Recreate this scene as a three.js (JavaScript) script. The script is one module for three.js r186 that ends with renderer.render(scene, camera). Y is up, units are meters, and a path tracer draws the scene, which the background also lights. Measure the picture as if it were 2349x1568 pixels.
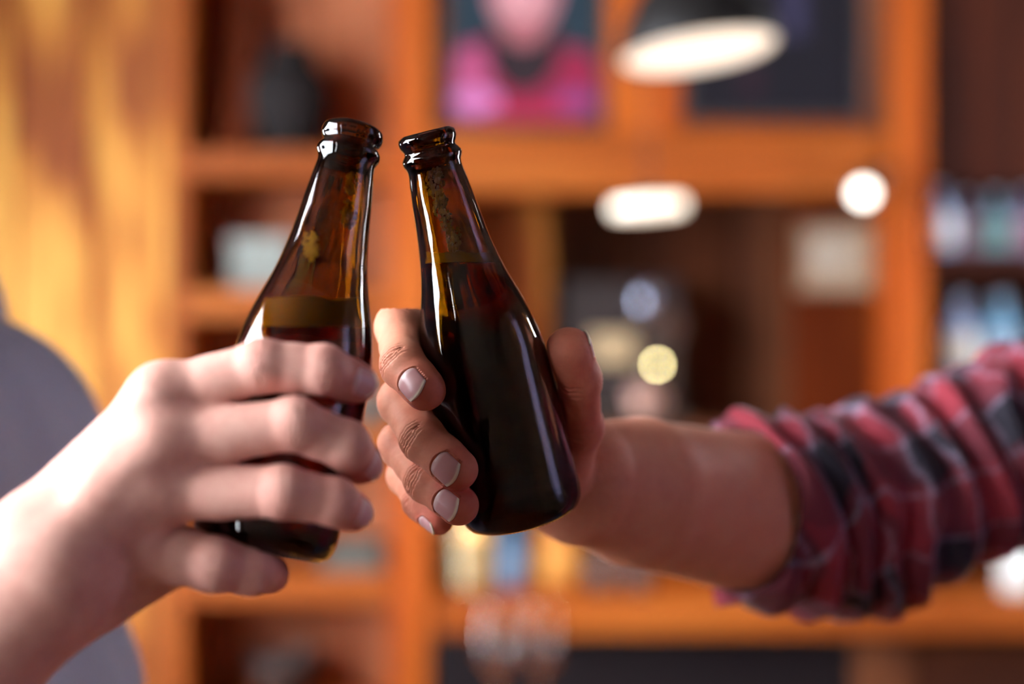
import * as THREE from 'three';
import { RoundedBoxGeometry } from 'three/addons/geometries/RoundedBoxGeometry.js';
import { mergeGeometries } from 'three/addons/utils/BufferGeometryUtils.js';
import { ImprovedNoise } from 'three/addons/math/ImprovedNoise.js';

// ------------------------------------------------------------------ camera, sky, exposure
const EYE_Y = 1.42, EYE_Z = 0.6406, TAN = 0.24, ASPECT = 2349 / 1568;
const scene = new THREE.Scene();
const camera = new THREE.PerspectiveCamera(2 * Math.atan(TAN) * 180 / Math.PI, ASPECT, 0.05, 60);
camera.position.set(0, EYE_Y, EYE_Z);
camera.lookAt(0, EYE_Y, -5);
camera.focus = EYE_Z - 0.012;
camera.userData.fStop = 2.3;
const renderer = new THREE.WebGLRenderer();
renderer.toneMapping = THREE.LinearToneMapping;
renderer.toneMappingExposure = 1.0;
renderer.shadowMap.enabled = true;
scene.background = new THREE.Color(0.86, 0.93, 1.0);   // even overcast daylight behind the windows
scene.backgroundIntensity = 34;

// ------------------------------------------------------------------ helpers
const V = (x, y, z) => new THREE.Vector3(x, y, z);
// the point at height and side of a photograph pixel, at depth z
function W(px, py, z) {
  const d = EYE_Z - z, s = 2 * TAN * d / 1568;
  return V((px - 1174.5) * s, EYE_Y - (py - 784) * s, z);
}
const perPixel = (z) => 2 * TAN * (EYE_Z - z) / 1568;
const rng = (seed) => () => { seed = (seed + 0x6d2b79f5) | 0; let t = Math.imul(seed ^ (seed >>> 15), 1 | seed); t = (t + Math.imul(t ^ (t >>> 7), 61 | t)) ^ t; return ((t ^ (t >>> 14)) >>> 0) / 4294967296; };
const perlin = new ImprovedNoise();
const noise = (x, y, z) => perlin.noise(x, y, z);
const clamp = (x, a = 0, b = 1) => Math.min(b, Math.max(a, x));
const sstep = (a, b, x) => { const t = clamp((x - a) / (b - a)); return t * t * (3 - 2 * t); };
const lerp = (a, b, t) => a + (b - a) * t;
const lin = (hex) => new THREE.Color(hex);
const used = {};
function numbered(name) { const n = used[name] = (used[name] ?? -1) + 1; return n ? name + '_' + String(n).padStart(3, '0') : name; }
function shade(o) { o.castShadow = true; o.receiveShadow = true; return o; }
function thing(name, label, category, pos = V(0, 0, 0), group) {
  const o = new THREE.Group(); o.name = numbered(name); o.position.copy(pos);
  o.userData = { label, category }; if (group) o.userData.group = group;
  scene.add(o); return o;
}
function part(name, geometry, material, parent, label) {
  const m = shade(new THREE.Mesh(geometry, material)); m.name = name; parent.add(m);
  if (label) m.userData.label = label;
  return m;
}
function struct(name, geometry, material) {
  const m = geometry ? shade(new THREE.Mesh(geometry, material)) : new THREE.Group(); m.name = name; m.userData.kind = 'structure'; scene.add(m); return m;
}
// uv in metres from position; the grain (u) runs along the axis given
function metreUV(g, grain = 0, ox = 0, oy = 0) {
  const p = g.attributes.position, n = g.attributes.normal, uv = new Float32Array(p.count * 2);
  for (let i = 0; i < p.count; i++) {
    const c = [p.getX(i), p.getY(i), p.getZ(i)], m = [Math.abs(n.getX(i)), Math.abs(n.getY(i)), Math.abs(n.getZ(i))];
    const k = m[0] > m[1] && m[0] > m[2] ? 0 : m[1] > m[2] ? 1 : 2;
    const rest = [0, 1, 2].filter((a) => a !== k);
    const a = rest.includes(grain) ? grain : rest[0], b = rest.find((x) => x !== a);
    uv[i * 2] = c[a] + ox; uv[i * 2 + 1] = c[b] + oy;
  }
  g.setAttribute('uv', new THREE.BufferAttribute(uv, 2)); return g;
}
let boardSeed = 1;
function board(x0, x1, y0, y1, z0, z1, grain, r = 0.003) {
  const g = new RoundedBoxGeometry(Math.abs(x1 - x0), Math.abs(y1 - y0), Math.abs(z1 - z0), 1, Math.min(r, Math.abs(x1 - x0) / 3, Math.abs(y1 - y0) / 3, Math.abs(z1 - z0) / 3));
  g.translate((x0 + x1) / 2, (y0 + y1) / 2, (z0 + z1) / 2);
  boardSeed += 1;
  return metreUV(g, grain, (boardSeed * 0.618) % 3, (boardSeed * 0.377) % 3);
}
// a board whose front face covers a rectangle of the photograph at depth z
function boardPx(px0, py0, px1, py1, z, depth, grain, r) {
  const a = W(px0, py1, z), b = W(px1, py0, z);
  return board(a.x, b.x, a.y, b.y, z - depth, z, grain, r);
}
function lathe(points, seg = 48) { return new THREE.LatheGeometry(points.map(([r, y]) => new THREE.Vector2(r, y)), seg); }

// ------------------------------------------------------------------ textures
function grid(n, f) {
  const data = new Uint8Array(n * n * 4);
  for (let y = 0; y < n; y++) for (let x = 0; x < n; x++) { const c = f(x / n, y / n), o = (y * n + x) * 4; data[o] = clamp(c[0]) * 255; data[o + 1] = clamp(c[1]) * 255; data[o + 2] = clamp(c[2]) * 255; data[o + 3] = 255; }
  const t = new THREE.DataTexture(data, n, n); t.wrapS = t.wrapT = THREE.RepeatWrapping; t.magFilter = THREE.LinearFilter; t.minFilter = THREE.LinearFilter; t.colorSpace = THREE.SRGBColorSpace; t.needsUpdate = true; return t;
}
function latticeNoise(seed, px, py) {
  const r = rng(seed), v = Array.from({ length: px * py }, r);
  return (u, w) => {
    const x = u * px, y = w * py, i = Math.floor(x), j = Math.floor(y), fx = x - i, fy = y - j, a = fx * fx * (3 - 2 * fx), b = fy * fy * (3 - 2 * fy);
    const at = (p, q) => v[((q % py + py) % py) * px + ((p % px + px) % px)];
    return lerp(lerp(at(i, j), at(i + 1, j), a), lerp(at(i, j + 1), at(i + 1, j + 1), a), b);
  };
}
function woodTexture(seed, dark, mid, pale, [nx, ny], contrast = 1) {
  const a = latticeNoise(seed, nx, ny), b = latticeNoise(seed + 1, nx * 2, ny * 3), c = latticeNoise(seed + 2, nx * 3, ny * 10), d = latticeNoise(seed + 3, 6, 160);
  const D = dark, M = mid, P = pale;
  return grid(512, (u, v) => {
    let k = a(u, v) * 0.43 + b(u, v) * 0.28 + c(u, v) * 0.20 + d(u, v) * 0.09;
    k = clamp(0.5 + (k - 0.5) * 2.1 * contrast);
    return [0, 1, 2].map((i) => k < 0.5 ? lerp(D[i], M[i], k * 2) : lerp(M[i], P[i], k * 2 - 1));
  });
}
const rgb = (r, g, b) => [r / 255, g / 255, b / 255];
const mat = (o) => new THREE.MeshStandardMaterial(o);
const phys = (o) => new THREE.MeshPhysicalMaterial(o);
function scaled(t, per) { const c = t.clone(); c.repeat.set(per, per); c.needsUpdate = true; return c; }

// ------------------------------------------------------------------ meshing of distance fields
const smin = (a, b, k) => { const h = Math.max(k - Math.abs(a - b), 0); return Math.min(a, b) - h * h / (4 * k); };
const smax = (a, b, k) => -smin(-a, -b, k);
// a tapered capsule between two joints
function bone(a, b, ra, rb = ra) {
  const dx = b.x - a.x, dy = b.y - a.y, dz = b.z - a.z, il = 1 / Math.max(1e-12, dx * dx + dy * dy + dz * dz), dr = rb - ra, ax = a.x, ay = a.y, az = a.z;
  return (x, y, z) => {
    const px = x - ax, py = y - ay, pz = z - az;
    let t = (px * dx + py * dy + pz * dz) * il; t = t < 0 ? 0 : t > 1 ? 1 : t;
    const ex = px - dx * t, ey = py - dy * t, ez = pz - dz * t;
    return Math.sqrt(ex * ex + ey * ey + ez * ez) - ra - dr * t;
  };
}
function ball(c, r, sx = 1, sy = 1, sz = 1) {
  const m = Math.min(sx, sy, sz);
  return (x, y, z) => (Math.hypot((x - c.x) / sx, (y - c.y) / sy, (z - c.z) / sz) - r) * m;
}
const blend = (list, k) => (x, y, z) => { let d = list[0](x, y, z); for (let i = 1; i < list.length; i++) d = smin(d, list[i](x, y, z), k); return d; };
function gradient(f, x, y, z, e) {
  const gx = f(x + e, y, z) - f(x - e, y, z), gy = f(x, y + e, z) - f(x, y - e, z), gz = f(x, y, z + e) - f(x, y, z - e), l = Math.hypot(gx, gy, gz) || 1;
  return [gx / l, gy / l, gz / l];
}
// surface nets over the blocks that the surface passes; SKIP(x, y, z) leaves cells to another grid
function polygonize(f, lo, hi, h, { skip, colour, coarse = f, margin = 0.006 } = {}) {
  const n = [0, 1, 2].map((i) => Math.ceil((hi.getComponent(i) - lo.getComponent(i)) / h) + 1), [nx, ny, nz] = n, B = 8;
  const val = new Float32Array(nx * ny * nz).fill(NaN), id = new Int32Array(nx * ny * nz).fill(-1), at = (i, j, k) => (k * ny + j) * nx + i;
  const blocks = [], R = h * B * 0.87 * 1.15 + margin;
  for (let bk = 0; bk < nz - 1; bk += B) for (let bj = 0; bj < ny - 1; bj += B) for (let bi = 0; bi < nx - 1; bi += B) {
    const cx = lo.x + (bi + B / 2) * h, cy = lo.y + (bj + B / 2) * h, cz = lo.z + (bk + B / 2) * h;
    if (Math.abs(coarse(cx, cy, cz)) > R) continue;
    blocks.push([bi, bj, bk]);
    for (let k = bk; k <= Math.min(bk + B, nz - 1); k++) for (let j = bj; j <= Math.min(bj + B, ny - 1); j++) for (let i = bi; i <= Math.min(bi + B, nx - 1); i++) {
      const q = at(i, j, k); if (val[q] !== val[q]) val[q] = f(lo.x + i * h, lo.y + j * h, lo.z + k * h);
    }
  }
  const pos = [], nor = [], col = [], idx = [];
  const EDGES = [[0, 1], [2, 3], [4, 5], [6, 7], [0, 2], [1, 3], [4, 6], [5, 7], [0, 4], [1, 5], [2, 6], [3, 7]], v = new Float32Array(8);
  for (const [bi, bj, bk] of blocks) for (let k = bk; k < Math.min(bk + B, nz - 1); k++) for (let j = bj; j < Math.min(bj + B, ny - 1); j++) for (let i = bi; i < Math.min(bi + B, nx - 1); i++) {
    let inside = 0;
    for (let c = 0; c < 8; c++) { v[c] = val[at(i + (c & 1), j + (c >> 1 & 1), k + (c >> 2))]; if (v[c] < 0) inside++; }
    if (!inside || inside === 8) continue;
    let x = 0, y = 0, z = 0, m = 0;
    for (const [a, b] of EDGES) if ((v[a] < 0) !== (v[b] < 0)) { const t = v[a] / (v[a] - v[b]); x += lerp(a & 1, b & 1, t); y += lerp(a >> 1 & 1, b >> 1 & 1, t); z += lerp(a >> 2, b >> 2, t); m++; }
    x = lo.x + (i + x / m) * h; y = lo.y + (j + y / m) * h; z = lo.z + (k + z / m) * h;
    if (skip && skip(x, y, z)) continue;
    let g;
    for (let s = 0; s < 2; s++) { const d = f(x, y, z); g = gradient(f, x, y, z, h * 0.4); const st = clamp(d, -0.6 * h, 0.6 * h); x -= g[0] * st; y -= g[1] * st; z -= g[2] * st; }
    g = gradient(f, x, y, z, h * 0.45);
    id[at(i, j, k)] = pos.length / 3; pos.push(x, y, z); nor.push(...g); if (colour) col.push(...colour(x, y, z, g));
  }
  const quad = (a, b, c, d, flip) => { if (a < 0 || b < 0 || c < 0 || d < 0) return; if (flip) idx.push(a, c, b, a, d, c); else idx.push(a, b, c, a, c, d); };
  for (const [bi, bj, bk] of blocks) for (let k = bk; k < Math.min(bk + B, nz - 1); k++) for (let j = bj; j < Math.min(bj + B, ny - 1); j++) for (let i = bi; i < Math.min(bi + B, nx - 1); i++) {
    const a = val[at(i, j, k)] < 0;
    if (j && k && (val[at(i + 1, j, k)] < 0) !== a) quad(id[at(i, j - 1, k - 1)], id[at(i, j, k - 1)], id[at(i, j, k)], id[at(i, j - 1, k)], !a);
    if (i && k && (val[at(i, j + 1, k)] < 0) !== a) quad(id[at(i - 1, j, k - 1)], id[at(i - 1, j, k)], id[at(i, j, k)], id[at(i, j, k - 1)], !a);
    if (i && j && (val[at(i, j, k + 1)] < 0) !== a) quad(id[at(i - 1, j - 1, k)], id[at(i, j - 1, k)], id[at(i, j, k)], id[at(i - 1, j, k)], !a);
  }
  const g = new THREE.BufferGeometry();
  g.setAttribute('position', new THREE.BufferAttribute(new Float32Array(pos), 3));
  g.setAttribute('normal', new THREE.BufferAttribute(new Float32Array(nor), 3));
  if (colour) g.setAttribute('color', new THREE.BufferAttribute(new Float32Array(col), 3));
  g.setIndex(idx);
  return g;
}

// ------------------------------------------------------------------ the room: walls with thickness, daylight through the windows
const plaster = mat({ color: 0x5a4436, roughness: 0.9 }), darkPlaster = mat({ color: 0x54483f, roughness: 0.9 }), ceilingPaint = mat({ color: 0x3c2a20, roughness: 0.9 });
const TEX = {
  gold: woodTexture(11, rgb(150, 82, 36), rgb(214, 148, 66), rgb(244, 198, 104), [4, 12], 1.6),
  orange: woodTexture(31, rgb(156, 74, 22), rgb(188, 96, 32), rgb(210, 124, 48), [2, 18], 0.8),
  pink: woodTexture(71, rgb(140, 80, 54), rgb(170, 100, 68), rgb(192, 122, 86), [2, 12], 0.9),
  brown: woodTexture(51, rgb(78, 42, 28), rgb(106, 60, 38), rgb(130, 78, 48), [2, 16], 0.9),
};
const wood = (t, per, tint = 0xffffff, rough = 0.55) => phys({ map: scaled(TEX[t], per), color: tint, roughness: rough, specularIntensity: 0.3 });
const M = {
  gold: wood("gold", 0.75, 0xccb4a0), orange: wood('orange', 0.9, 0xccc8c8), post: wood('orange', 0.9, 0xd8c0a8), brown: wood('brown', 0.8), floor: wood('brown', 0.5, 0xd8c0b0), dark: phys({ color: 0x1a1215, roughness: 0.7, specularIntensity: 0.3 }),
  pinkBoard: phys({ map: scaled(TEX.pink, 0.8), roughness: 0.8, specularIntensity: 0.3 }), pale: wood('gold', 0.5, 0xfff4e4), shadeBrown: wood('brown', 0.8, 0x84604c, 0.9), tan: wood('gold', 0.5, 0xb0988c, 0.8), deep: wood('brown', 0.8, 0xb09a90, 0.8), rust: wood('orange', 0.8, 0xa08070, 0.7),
};
const X0 = -1.7, X1 = 2.2, Z0 = -3.25, Z1 = 2.4, H = 2.75, T = 0.15;
struct('floor', metreUV(new THREE.BoxGeometry(X1 - X0 + 0.6, T, Z1 - Z0 + 0.6).translate((X0 + X1) / 2, -T / 2, (Z0 + Z1) / 2), 2), M.floor);
struct('ceiling', new THREE.BoxGeometry(X1 - X0 + 0.6, T, Z1 - Z0 + 0.6).translate((X0 + X1) / 2, H + T / 2, (Z0 + Z1) / 2), ceilingPaint);
struct('wall_back', new THREE.BoxGeometry(X1 - X0 + 0.6, H, T).translate((X0 + X1) / 2, H / 2, Z0 - T / 2), plaster);
struct('wall_front', new THREE.BoxGeometry(X1 - X0 + 0.6, H, T).translate((X0 + X1) / 2, H / 2, Z1 + T / 2), darkPlaster);
// a side wall with one window opening, its frame, bars and panes
const paneGlass = phys({ color: 0xffffff, roughness: 0, transmission: 1, thickness: 0, ior: 1.5 }), frameMat = mat({ color: 0x4a2f20, roughness: 0.6 });
function sideWall(name, x, sign, openings) {
  const xs = x + sign * T / 2, box = (a, b, c, d) => new THREE.BoxGeometry(T, d - c, b - a).translate(xs, (c + d) / 2, (a + b) / 2);
  const list = []; let at = Z0;
  for (const [za, zb, ya, yb] of openings) { list.push(box(at, za, 0, H), box(za, zb, 0, ya), box(za, zb, yb, H)); at = zb; }
  list.push(box(at, Z1, 0, H)); struct(name, mergeGeometries(list), plaster);
  for (const [za, zb, ya, yb, bars, n] of openings) {
  const w = struct('window_' + n), f = 0.06, xc = x + sign * 0.07, zw = (zb - za) / bars;
  part('window_frame', mergeGeometries([board(xc - 0.04, xc + 0.04, ya, ya + f, za, zb, 2), board(xc - 0.04, xc + 0.04, yb - f, yb, za, zb, 2), board(xc - 0.04, xc + 0.04, ya + f, yb - f, za, za + f, 1), board(xc - 0.04, xc + 0.04, ya + f, yb - f, zb - f, zb, 1)]), frameMat, w);
  for (let i = 1; i < bars; i++) part('mullion', board(xc - 0.03, xc + 0.03, ya + f, yb - f, za + i * zw - 0.025, za + i * zw + 0.025, 1), frameMat, w);
  for (let i = 0; i < bars; i++) part('pane', new THREE.BoxGeometry(0.004, yb - ya - 2 * f, zw - 0.05).translate(xc, (ya + yb) / 2, za + (i + 0.5) * zw), paneGlass, w);
  }
}
sideWall('wall_left', X0, -1, [[-2.08, -1.45, 0.25, 1.75, 1, 4], [-1.10, 1.25, 1.05, 2.65, 2, 1], [1.78, 2.16, 0.8, 2.6, 1, 5]]);
// sheer lavender curtain that dims the window at the right
const sheer = phys({ color: 0x807a98, roughness: 1, transmission: 0.5, thickness: 0 });
{
  const za = 0.0, zb = 0.75, ya = 1.0, yb = 2.62, pos = [], idx = [], N = 80, x = X1 - 0.05;
  for (let s = 0; s < 2; s++) for (let j = 0; j < 2; j++) for (let i = 0; i <= N; i++) pos.push(x + 0.014 * Math.sin(i * 1.1) + s * 0.002, j ? yb : ya, lerp(za, zb, i / N));
  for (let s = 0; s < 1; s++) for (let i = 0; i < N; i++) { const a = i, b = a + N + 1; idx.push(a, a + 1, b, b, a + 1, b + 1); }
  const g = new THREE.BufferGeometry(); g.setAttribute('position', new THREE.Float32BufferAttribute(pos, 3)); g.setIndex(idx); g.computeVertexNormals();
  const t = thing('sheer_curtain', 'sheer lavender curtain over the side window behind the person in plaid', 'curtain', V(0, 0, 0));
  part('cloth', g, sheer, t); part('curtain_rod', new THREE.CylinderGeometry(0.009, 0.009, zb - za + 0.1, 12).rotateX(Math.PI / 2).translate(x, yb + 0.004, (za + zb) / 2), mat({ color: 0x3a2a20, roughness: 0.5 }), t);
  for (const z of [za - 0.045, zb + 0.030]) part('rod_bracket', board(x, X1, yb - 0.004, yb + 0.012, z, z + 0.015, 0), mat({ color: 0x3a2a20, roughness: 0.5 }), t);
}
sideWall('wall_right', X1, 1, [[-2.30, -1.75, 0.9, 2.55, 1, 2], [0.05, 0.7, 1.1, 2.5, 1, 3]]);

// ------------------------------------------------------------------ the shelves and bar at the back
const ZF = -2.50;   // front of the shelving
// broad planks at the left of the shelving, mottled golden grain
{
  const p = struct('wall_panel');
  const edges = [-190, 30, 215, 392];
  for (let i = 0; i < 3; i++) { const a = W(edges[i], 0, ZF), b = W(edges[i + 1], 0, ZF); part('plank', board(a.x + 0.002, b.x - 0.002, 0, 2.7, ZF - 0.04 - 0.003 * (i % 2), ZF - 0.003 * (i % 2), 1, 0.006), M.gold, p); }
}
// the bay with open shelves beside the planks
{
  const u = thing('shelf_unit', 'tall orange wooden shelf bay between the golden planks and the broad post', 'shelf', V(0, 0, 0));
  const b = (n, x0, y0, x1, y1, z, depth, grain, m, l) => part(n, boardPx(x0, y0, x1, y1, z, depth, grain), m, u, l);
  b('side_post', 386, -400, 424, 2300, ZF, 0.279, 1, M.orange);
  b('broad_post', 893, -400, 985, 2300, ZF + 0.01, 0.289, 1, M.post, 'wide orange post');
  for (const [y0, y1] of [[-330, -270], [343, 405], [662, 728], [985, 1050], [1318, 1384], [1650, 1710]]) b('shelf_board', 424, y0, 893, y1, ZF + 0.004, 0.284, 0, M.orange);
  const za = ZF - 0.28;
  for (const [x0, x1] of [[380, 560], [560, 740], [740, 960]]) b('back_board', x0 + 1, -420, x1 - 1, 2150, za, 0.02, 1, M.pinkBoard);
}
// the middle part: beam, posts, counter, cabinet below, boards at the back of the recess
{
  const u = thing('back_bar', 'long orange wooden back bar with beam, posts, counter and dark recess', 'bar', V(0, 0, 0));
  const b = (n, x0, y0, x1, y1, z, depth, grain, m, l) => part(n, boardPx(x0, y0, x1, y1, z, depth, grain), m, u, l);
  b('beam', 992, 300, 2042, 440, ZF, 0.10, 0, M.orange, 'broad orange cross beam');
  b('upper_board', 992, -420, 2042, 299, ZF - 0.03, 0.03, 0, M.orange);
  b('upper_post', 1396, -420, 1560, 300, ZF - 0.004, 0.05, 1, M.post);
  b('upper_post', 1985, -420, 2046, 300, ZF - 0.004, 0.05, 1, M.brown);
  b('post', 2044, -420, 2128, 2200, ZF + 0.012, 0.14, 1, M.post, 'tall golden post');
  b('counter_top', 996, 1382, 2700, 1456, ZF + 0.13, 0.72, 0, M.orange, 'orange wooden counter edge');
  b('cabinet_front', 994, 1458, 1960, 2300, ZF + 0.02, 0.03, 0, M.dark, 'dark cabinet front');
  b('cabinet_post', 1960, 1458, 2090, 2300, ZF + 0.03, 0.05, 1, M.brown);
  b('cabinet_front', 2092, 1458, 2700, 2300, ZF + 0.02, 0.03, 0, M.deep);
  const zb = ZF - 0.60;
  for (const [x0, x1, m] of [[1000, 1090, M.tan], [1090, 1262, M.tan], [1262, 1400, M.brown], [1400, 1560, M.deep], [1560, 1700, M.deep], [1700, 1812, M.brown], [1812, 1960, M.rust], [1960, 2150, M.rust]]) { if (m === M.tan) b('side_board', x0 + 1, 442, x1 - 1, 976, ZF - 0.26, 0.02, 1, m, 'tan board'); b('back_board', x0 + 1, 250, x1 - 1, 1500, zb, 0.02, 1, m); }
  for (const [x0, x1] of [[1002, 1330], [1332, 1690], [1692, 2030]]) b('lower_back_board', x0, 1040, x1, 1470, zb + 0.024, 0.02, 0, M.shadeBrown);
  b('machine_shelf', 1020, 978, 1700, 1016, ZF - 0.25, 0.34, 0, M.brown);
  for (const [x0, x1] of [[1020, 1044], [1676, 1700]]) b('shelf_bracket', x0, 1016, x1, 1400, ZF - 0.30, 0.28, 1, M.brown);
}
// shelves with bottles at the right
const shelfTopRight = [W(0, 578, ZF - 0.02).y, W(0, 866, ZF - 0.02).y];
{
  const u = thing('bottle_shelf', 'dark wooden bottle shelf beyond the tall golden post', 'shelf', V(0, 0, 0));
  const b = (n, x0, y0, x1, y1, z, depth, grain, m, l) => part(n, boardPx(x0, y0, x1, y1, z, depth, grain), m, u, l);
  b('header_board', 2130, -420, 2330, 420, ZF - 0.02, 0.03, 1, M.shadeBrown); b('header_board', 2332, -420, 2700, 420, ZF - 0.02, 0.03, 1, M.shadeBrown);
  const at = (y) => W(0, 784, 0) && (EYE_Y - (y - EYE_Y) * 0, y);
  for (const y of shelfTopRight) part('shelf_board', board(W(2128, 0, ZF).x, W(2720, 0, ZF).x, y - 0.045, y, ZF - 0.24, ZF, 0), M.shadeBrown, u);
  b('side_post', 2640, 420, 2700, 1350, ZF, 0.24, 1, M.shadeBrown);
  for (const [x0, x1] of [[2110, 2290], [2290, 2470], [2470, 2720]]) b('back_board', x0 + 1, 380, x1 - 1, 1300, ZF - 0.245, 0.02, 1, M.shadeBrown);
}

// ------------------------------------------------------------------ lamps
const warm = (k) => new THREE.Color(1.0, 0.86, 0.68).multiplyScalar(k);
const blackMetal = mat({ color: 0x1d1a1a, roughness: 0.5, metalness: 0.4 });
function pendantGlow(pos, r, power) { const s = new THREE.SpotLight(0xffdcb0, power, 0, 1.2, 0.6, 2); s.position.set(pos.x, pos.y - 0.015, pos.z); s.target.position.set(pos.x, pos.y - 1, pos.z); s.castShadow = true; s.shadow.radius = r * 40; s.name = 'pendant_lamp_glow'; scene.add(s, s.target); }
{ // the large one: a wide shade, tipped a little, with a glowing disc in it
  const pos = W(1603, 124, -1.55), r = 0.122, h = 0.15, g = thing('pendant_lamp', 'large dark pendant lamp with a wide glowing cream underside beside the portrait', 'lamp', pos);
  const tip = (q) => q.rotateX(-0.06).rotateZ(0.12);
  part('shade', tip(lathe([[r, 0], [r * 1.012, 0.004], [r * 0.97, h * 0.25], [r * 0.72, h * 0.62], [r * 0.35, h * 0.9], [r * 0.16, h], [0.02, h + 0.01], [0.012, h + 0.05], [0.004, h + 0.05], [0.004, h], [r * 0.14, h * 0.97], [r * 0.33, h * 0.87], [r * 0.70, h * 0.59], [r * 0.95, h * 0.22], [r * 0.985, 0.002], [r, 0]], 64)), blackMetal, g, 'dark metal shade');
  part('lamp_diffuser', tip(lathe([[0, 0.004], [r * 0.95, 0.004], [r * 0.965, 0.008], [r * 0.95, 0.012], [0, 0.012]], 64)), mat({ color: 0xf4ead8, roughness: 0.6, emissive: warm(1), emissiveIntensity: 1.05 }), g, 'glowing cream disc');
  const top = V(0, h + 0.045, 0).applyEuler(new THREE.Euler(-0.06, 0, 0)).applyAxisAngle(V(0, 0, 1), 0.12);
  part('cord', new THREE.TubeGeometry(new THREE.CatmullRomCurve3([top, top.clone().add(V(0, 0.1, 0)), V(0, H - pos.y, 0)]), 20, 0.004, 8), blackMetal, g); pendantGlow(pos, r, 3);
}
{ // the smaller one: a glowing drum under a small cap
  const pos = W(1487, 488, -2.25), r = 0.074, g = thing('pendant_lamp', 'small glowing cream drum lamp hanging just under the cross beam', 'lamp', pos);
  const tip = (q) => q.rotateZ(0.06);
  part('lamp_diffuser', tip(lathe([[0, 0], [r * 0.96, 0], [r, 0.004], [r, 0.020], [r * 0.96, 0.024], [0, 0.024]], 48)), mat({ color: 0xf4ead8, roughness: 0.6, emissive: warm(1), emissiveIntensity: 1.9 }), g, 'glowing cream drum');
  part('cap', tip(lathe([[0, 0.024], [0.030, 0.024], [0.028, 0.042], [0.008, 0.050], [0, 0.050]], 32)), blackMetal, g);
  part('cord', new THREE.CylinderGeometry(0.0025, 0.0025, H - pos.y - 0.048, 8).translate(0, 0.048 + (H - pos.y - 0.048) / 2, 0), blackMetal, g); pendantGlow(pos, r, 1.5);
}
// small spotlight on the post
{
  const p = W(1981, 442, ZF + 0.16), g = thing('spotlight', 'small round spotlight, brightest point, clamped to the post', 'lamp', p);
  const q = new THREE.Quaternion().setFromUnitVectors(V(0, 1, 0), V(0.45, 0.5, -0.75).normalize());
  part('housing', lathe([[0.026, -0.002], [0.030, 0], [0.032, 0.03], [0.028, 0.07], [0.012, 0.085], [0, 0.085], [0, 0.08], [0.010, 0.08], [0.025, 0.066], [0.028, 0.03], [0.026, -0.002]]).applyQuaternion(q), blackMetal, g);
  part('bulb', new THREE.SphereGeometry(0.020, 24, 16), mat({ color: 0xffffff, emissive: new THREE.Color(1, 0.95, 0.82), emissiveIntensity: 6 }), g, 'glowing white bulb');
  const b2 = W(2046, 384, ZF + 0.012).sub(p); b2.z = ZF + 0.021 - p.z;
  const arm = new THREE.TubeGeometry(new THREE.CatmullRomCurve3([V(0.45, 0.5, -0.75).normalize().multiplyScalar(0.08), b2.clone().multiplyScalar(0.8).add(V(0, 0.01, 0.01)), b2]), 16, 0.007, 8);
  part('bracket', arm, blackMetal, g);
  const l = new THREE.PointLight(0xfff0d8, 0.5, 0, 2); l.position.copy(p); l.shadow.radius = 1; l.castShadow = true; l.name = 'spotlight_glow'; scene.add(l);
}
// ------------------------------------------------------------------ flat pictures
function picture(name, label, category, x0, y0, x1, y1, z, draw, frame) {
  const a = W(x0, y1, z), b = W(x1, y0, z), w = b.x - a.x, h = b.y - a.y, g = thing(name, label, category, V((a.x + b.x) / 2, a.y, z));
  const c = document.createElement('canvas'); c.width = 256; c.height = Math.round(256 * h / w); draw(c.getContext('2d'), c.width, c.height);
  const t = new THREE.CanvasTexture(c); t.colorSpace = THREE.SRGBColorSpace;
  const gg = board(-w / 2 + 0.002, w / 2 - 0.002, 0.002, h - 0.002, 0.0125, 0.0165, 0, 0.0003);
  { const p = gg.attributes.position, uv = gg.attributes.uv; for (let i = 0; i < p.count; i++) uv.setXY(i, p.getX(i) / w + 0.5, p.getY(i) / h); }
  part('print', gg, phys({ map: t, roughness: 0.85, specularIntensity: 0.2 }), g);
  const f = frame ?? mat({ color: 0x3a2218, roughness: 0.6 });
  part('frame', mergeGeometries([board(-w / 2 - 0.012, w / 2 + 0.012, -0.012, 0.004, 0, 0.022, 0), board(-w / 2 - 0.012, w / 2 + 0.012, h - 0.004, h + 0.012, 0, 0.022, 0), board(-w / 2 - 0.012, -w / 2 + 0.004, 0.004, h - 0.004, 0, 0.022, 1), board(w / 2 - 0.004, w / 2 + 0.012, 0.004, h - 0.004, 0, 0.022, 1), board(-w / 2, w / 2, 0, h, 0, 0.014, 0)]), f, g);
  return g;
}
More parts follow.
